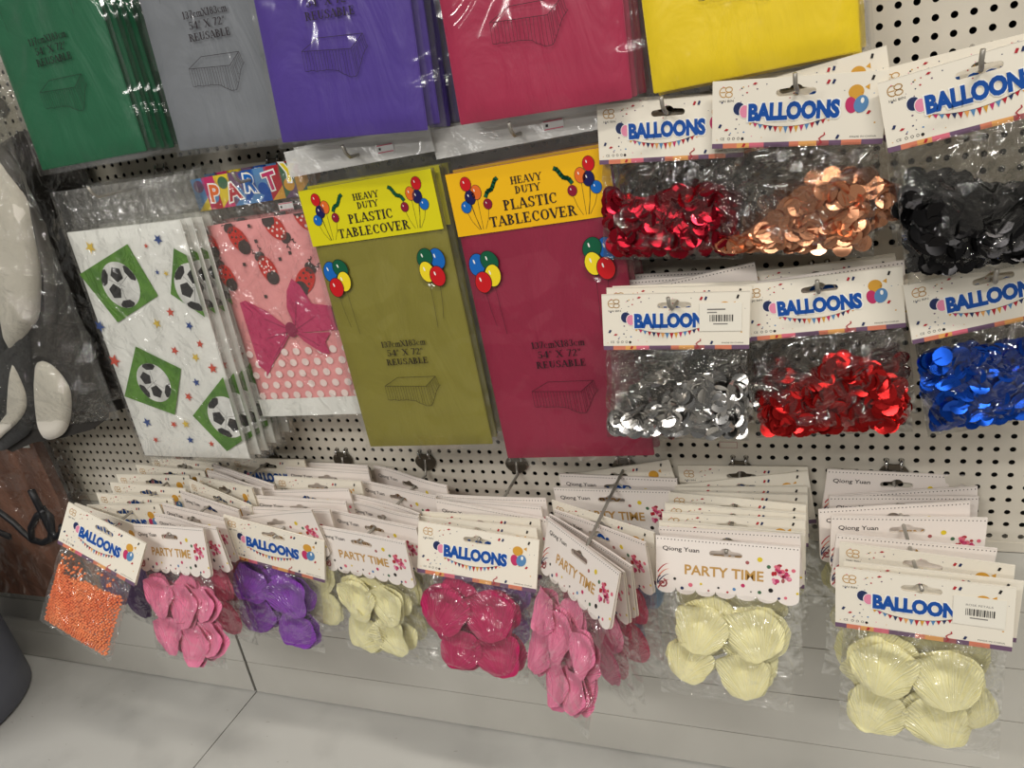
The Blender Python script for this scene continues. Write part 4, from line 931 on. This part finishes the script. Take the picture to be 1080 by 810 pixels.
plush_bag('clear bag with dark felt backing, hanging right behind the plush pieces', -.024, .004, False)
make_hook('peg hook carrying the bags of plush pieces', (-.87, .075), (-.87, -.098, .052), (-.87, -.125, .052), None)

# ------------------------------------------------------------------ brown plaque with brush lettering, in film
t = thing('wooden_plaque', 'brown wooden plaque with black brush lettering, wrapped in film beside the grey bin', 'plaque', (-1.15, -.03, -.345), (0, 0, 0))
mb = MB(); mb.prism([(-.19, 0), (-.19, -.283), (.06, -.28), (.145, -.2), (.164, -.1), (.16, 0)], -.014, 0, 'wood'); obj('board', mb.mesh('board'), t)
mb = MB(); rl = lambda P: [(p[0] + 1.15, -.0155, p[1] + .345) for p in P]
mb.tube(rl([(-1.17, -.45), (-1.13, -.462), (-1.1098, -.4779), (-1.0967, -.4901), (-1.0856, -.5058), (-1.0757, -.5167), (-1.0656, -.4947), (-1.0427, -.4739), (-1.018, -.4599), (-1.0135, -.4708), (-1.022, -.492), (-1.034, -.512), (-1.055, -.5205), (-1.0757, -.5167)]), .005, 'script_black', 8)
mb.tube(rl([(-1.0299, -.4294), (-1.0286, -.448), (-1.0271, -.4699), (-1.026, -.4954), (-1.0205, -.5078), (-1.005, -.5), (-.998, -.488)]), .0058, 'script_black', 8)
mb.tube(rl([(-1.26, -.5), (-1.22, -.455), (-1.2, -.5), (-1.17, -.455), (-1.16, -.5), (-1.12, -.515)]), .005, 'script_black', 8)
obj('lettering', mb.mesh('lettering'), t)
mb = MB(); mb.box(1.15 - 1.0161, 1.15 - .996, -.0152, -.0148, .345 - .3625, .345 - .343, 'sticker'); a = Art(mb, -.0153)
for k in range(7): a.rect(.1365 + k * .0022, .1375 + k * .0022, -.0145, -.0075, 'ink_black')
obj('price_tag', mb.mesh('price_tag'), t)
mb = MB(); sheet(30, 24, lambda u, v: (-.2 + .398 * u, -.0185 + .0025 * ns(u * .4, 0, v * .3, 24, 5), .004 - .29 * v), 'film_dusty', mb); sheet(12, 12, lambda u, v: (-.2 + .398 * u, .006 + .002 * ns(u * .4, 1, v * .3, 24, 6), .004 - .29 * v), 'film_dusty', mb, True)
obj('clear_wrap', mb.mesh('clear_wrap'), t)
make_hook('peg hook carrying the wrapped wooden plaque', (-1.12, -.33), (-1.12, -.034, -.3435), (-1.12, -.06, -.3435), None)

# ------------------------------------------------------------------ grey bin standing on the shelf deck
DECK = -.806
t = thing('plastic_bin', 'slate grey round soft plastic bin leaning on the shelf deck below the plaque', 'bin', (-1.33, -.152, DECK))
lean = lambda z: (.46 * z, -.3 * z)
mb = MB(); n = 48; prof = [(.0, .0), (.138, 0), (.145, .006), (.147, .08), (.149, .2), (.15, .34), (.147, .34), (.145, .2), (.142, .08), (.138, .012), (0, .012)]
vs = [(r_ * math.cos(2 * math.pi * k / n) + lean(z)[0], r_ * math.sin(2 * math.pi * k / n) + lean(z)[1], z) for r_, z in prof for k in range(n)]
mb.add(vs, [(i * n + k, i * n + (k + 1) % n, (i + 1) * n + (k + 1) % n, (i + 1) * n + k) for i in range(len(prof) - 1) for k in range(n)], 'bin_grey', True); obj('bucket', mb.mesh('bucket'), t)
mb = MB(); mb.tube([(.151 * math.cos(2 * math.pi * k / 48) + lean(.338)[0], .151 * math.sin(2 * math.pi * k / 48) + lean(.338)[1], .338) for k in range(49)], .005, 'bin_grey', 8, False); obj('rolled_rim', mb.mesh('rolled_rim'), t)

# ------------------------------------------------------------------ small outlined labels stuck on the pegboard
for x, z, lab in ((-.0755, -.3655, 'small red outlined blank label stuck on pegboard under the silver confetti pack'), (-.3865, -.3605, 'small faint outlined label stuck on pegboard under the olive tablecover')):
    mb = MB(); mb.box(-.0088, .0088, -.0006, -.0001, -.0036, .0036, 'peg'); a = Art(mb, -.0007); a.line([(-.0083, -.0031), (.0083, -.0031), (.0083, .0031), (-.0083, .0031)], .0004, 'ink_mauve', 1, True)
    tag(obj('price_label', mb.mesh('price_label'), None, (x, 0, z + Z0)), lab, 'label')

# ------------------------------------------------------------------ the setting
P_ = .0125; AX, AZ, SZ = -48.7514, -27.2585, 1.02646
i0, i1 = -64, 112
hx = [(i + AX) * P_ for i in range(i0, i1)]; js = range(-50, 10); hz = [(-j * SZ + AZ) * P_ for j in js]
mb = MB(); vs = []; fs = []; n = 12; rr = .00255; hw, hh = P_ / 2, P_ * SZ / 2
for x in hx:
    for z in hz:
        b = len(vs)
        for k in range(n):
            t = 2 * math.pi * (k + .5) / n; c, s = math.cos(t), math.sin(t); m_ = max(abs(c), abs(s)); vs.append((x + hw * c / m_, 0, z + hh * s / m_))
        for dep in (0, .0009):
            for k in range(n): t = 2 * math.pi * (k + .5) / n; vs.append((x + rr * math.cos(t), dep, z + rr * math.sin(t)))
        for k in range(n):
            q = (k + 1) % n; fs.append((b + k, b + q, b + n + q, b + n + k)); fs.append((b + n + k, b + n + q, b + 2 * n + q, b + 2 * n + k))
mb.add(vs, fs, 'peg')
x0, x1 = hx[0] - hw, hx[-1] + hw; zb = hz[-1] - hh; zt = hz[0] + hh
mb.box(x0, x1, .012, .02, zb, zt, 'cavity_shade')
mb.box(x0, x1, -.0005, .012, -.4725, zb + .0002, 'peg')
struct('wall_back', mb.mesh('wall_back'))
mb = MB()
edges = [-.4735, -.5405, -.609, -.677, -.7465, -.8042]
for a_, b_ in ((x0, -.8025), (-.7975, x1)):
    for k in range(5):
        zt_, zb_ = edges[k] - .0006, edges[k + 1] + .0006
        mb.prism([(a_, zt_), (a_, zb_), (b_, zb_), (b_, zt_)], 0, .01, 'panel')
mb.box(x0, x1, .006, .012, -.806, -.4735, 'cavity_shade')
struct('wall_lower', mb.mesh('wall_lower'))
for k, (a_, b_) in enumerate(((x0, -.8012), (-.7992, x1))):
    mb = MB(); mb.prism([(a_, 0), (a_, -.018), (b_, -.018), (b_, 0)], -.42, .02, 'deck'); mb.box(a_, b_, -.42, -.402, -.15, -.018, 'deck')
    a = None; r = random.Random(40 + k)
    for q in range(26):       # little scuffs on the white deck
        px, py = (r.uniform(-1.2, -.82) if k == 0 else r.uniform(-.78, .1)), r.uniform(-.3, -.01); l = r.uniform(.002, .006); e = r.uniform(-.6, .6)
        mb.add([(px, py, .0001), (px + l * math.cos(e), py + l * math.sin(e), .0001), (px + l * math.cos(e), py + l * math.sin(e) + .0007, .0001), (px, py + .0006, .0001)], [(0, 1, 2, 3)], 'deck_scuff')
    struct('shelf_deck', mb.mesh('shelf_deck'), (0, 0, DECK))
mb = MB(); mb.box(-3, 3, -3, .05, -.02, 0, 'concrete'); struct('floor', mb.mesh('floor'), (0, 0, -1.0))

# ------------------------------------------------------------------ shop lights, an added fill strip, and camera
def strip(name, loc, sx, sy, power, col, rot=(0, 0, 0)):
    l = bpy.data.lights.new(name, 'AREA'); l.shape = 'RECTANGLE'; l.size = sx; l.size_y = sy; l.energy = power; l.color = col
    o = bpy.data.objects.new(name, l); C.objects.link(o); o.location = (loc[0], loc[1], loc[2] + Z0); o.rotation_euler = [R(a) for a in rot]; return o
strip('ceiling_and_fill_light', (.75, -1.05, 1.6), 1.0, .1, 38, (1, .945, .855), (-10, 0, 0))
strip('ceiling_and_fill_light', (-1.3, -2.2, 1.55), 1.2, .1, 30, (1, .97, .92), (20, 0, 0))
strip('ceiling_and_fill_light', (.1, -2.8, 1.7), 1.6, .1, 18, (1, .96, .9), (15, 0, 0))
strip('ceiling_and_fill_light', (-.6, -5.0, 1.9), 3.2, .12, 58, (1, .97, .92), (30, 0, 0))  # unseen far strip, added for glints on the film and frontal fill
w = bpy.data.worlds.new('shop_ambience'); bpy.context.scene.world = w; w.use_nodes = True
w.node_tree.nodes['Background'].inputs[0].default_value = (.95, .93, .88, 1); w.node_tree.nodes['Background'].inputs[1].default_value = .17
cam = bpy.data.cameras.new('camera'); co = bpy.data.objects.new('camera', cam); C.objects.link(co)
RC = [(.93247988, .32644211, -.15465068), (-.01353606, -.39625298, -.91804158), (-.36096822, .85814866, -.36507919)]
rx, dn, fw = [Vector(v) for v in RC]
m4 = Matrix(((rx.x, -dn.x, -fw.x, 0), (rx.y, -dn.y, -fw.y, -.698175), (rx.z, -dn.z, -fw.z, Z0), (0, 0, 0, 1)))
co.matrix_world = m4; cam.sensor_width = 36; cam.lens = 810.368 / 1080 * 36; cam.clip_start = .02; cam.clip_end = 50
S = bpy.context.scene; S.camera = co
S.view_settings.view_transform = 'Standard'; S.view_settings.look = 'None'; S.view_settings.exposure = -.12; S.view_settings.gamma = 1; S.view_settings.use_curve_mapping = False
S.cycles.transparent_max_bounces = 48; S.cycles.max_bounces = 8
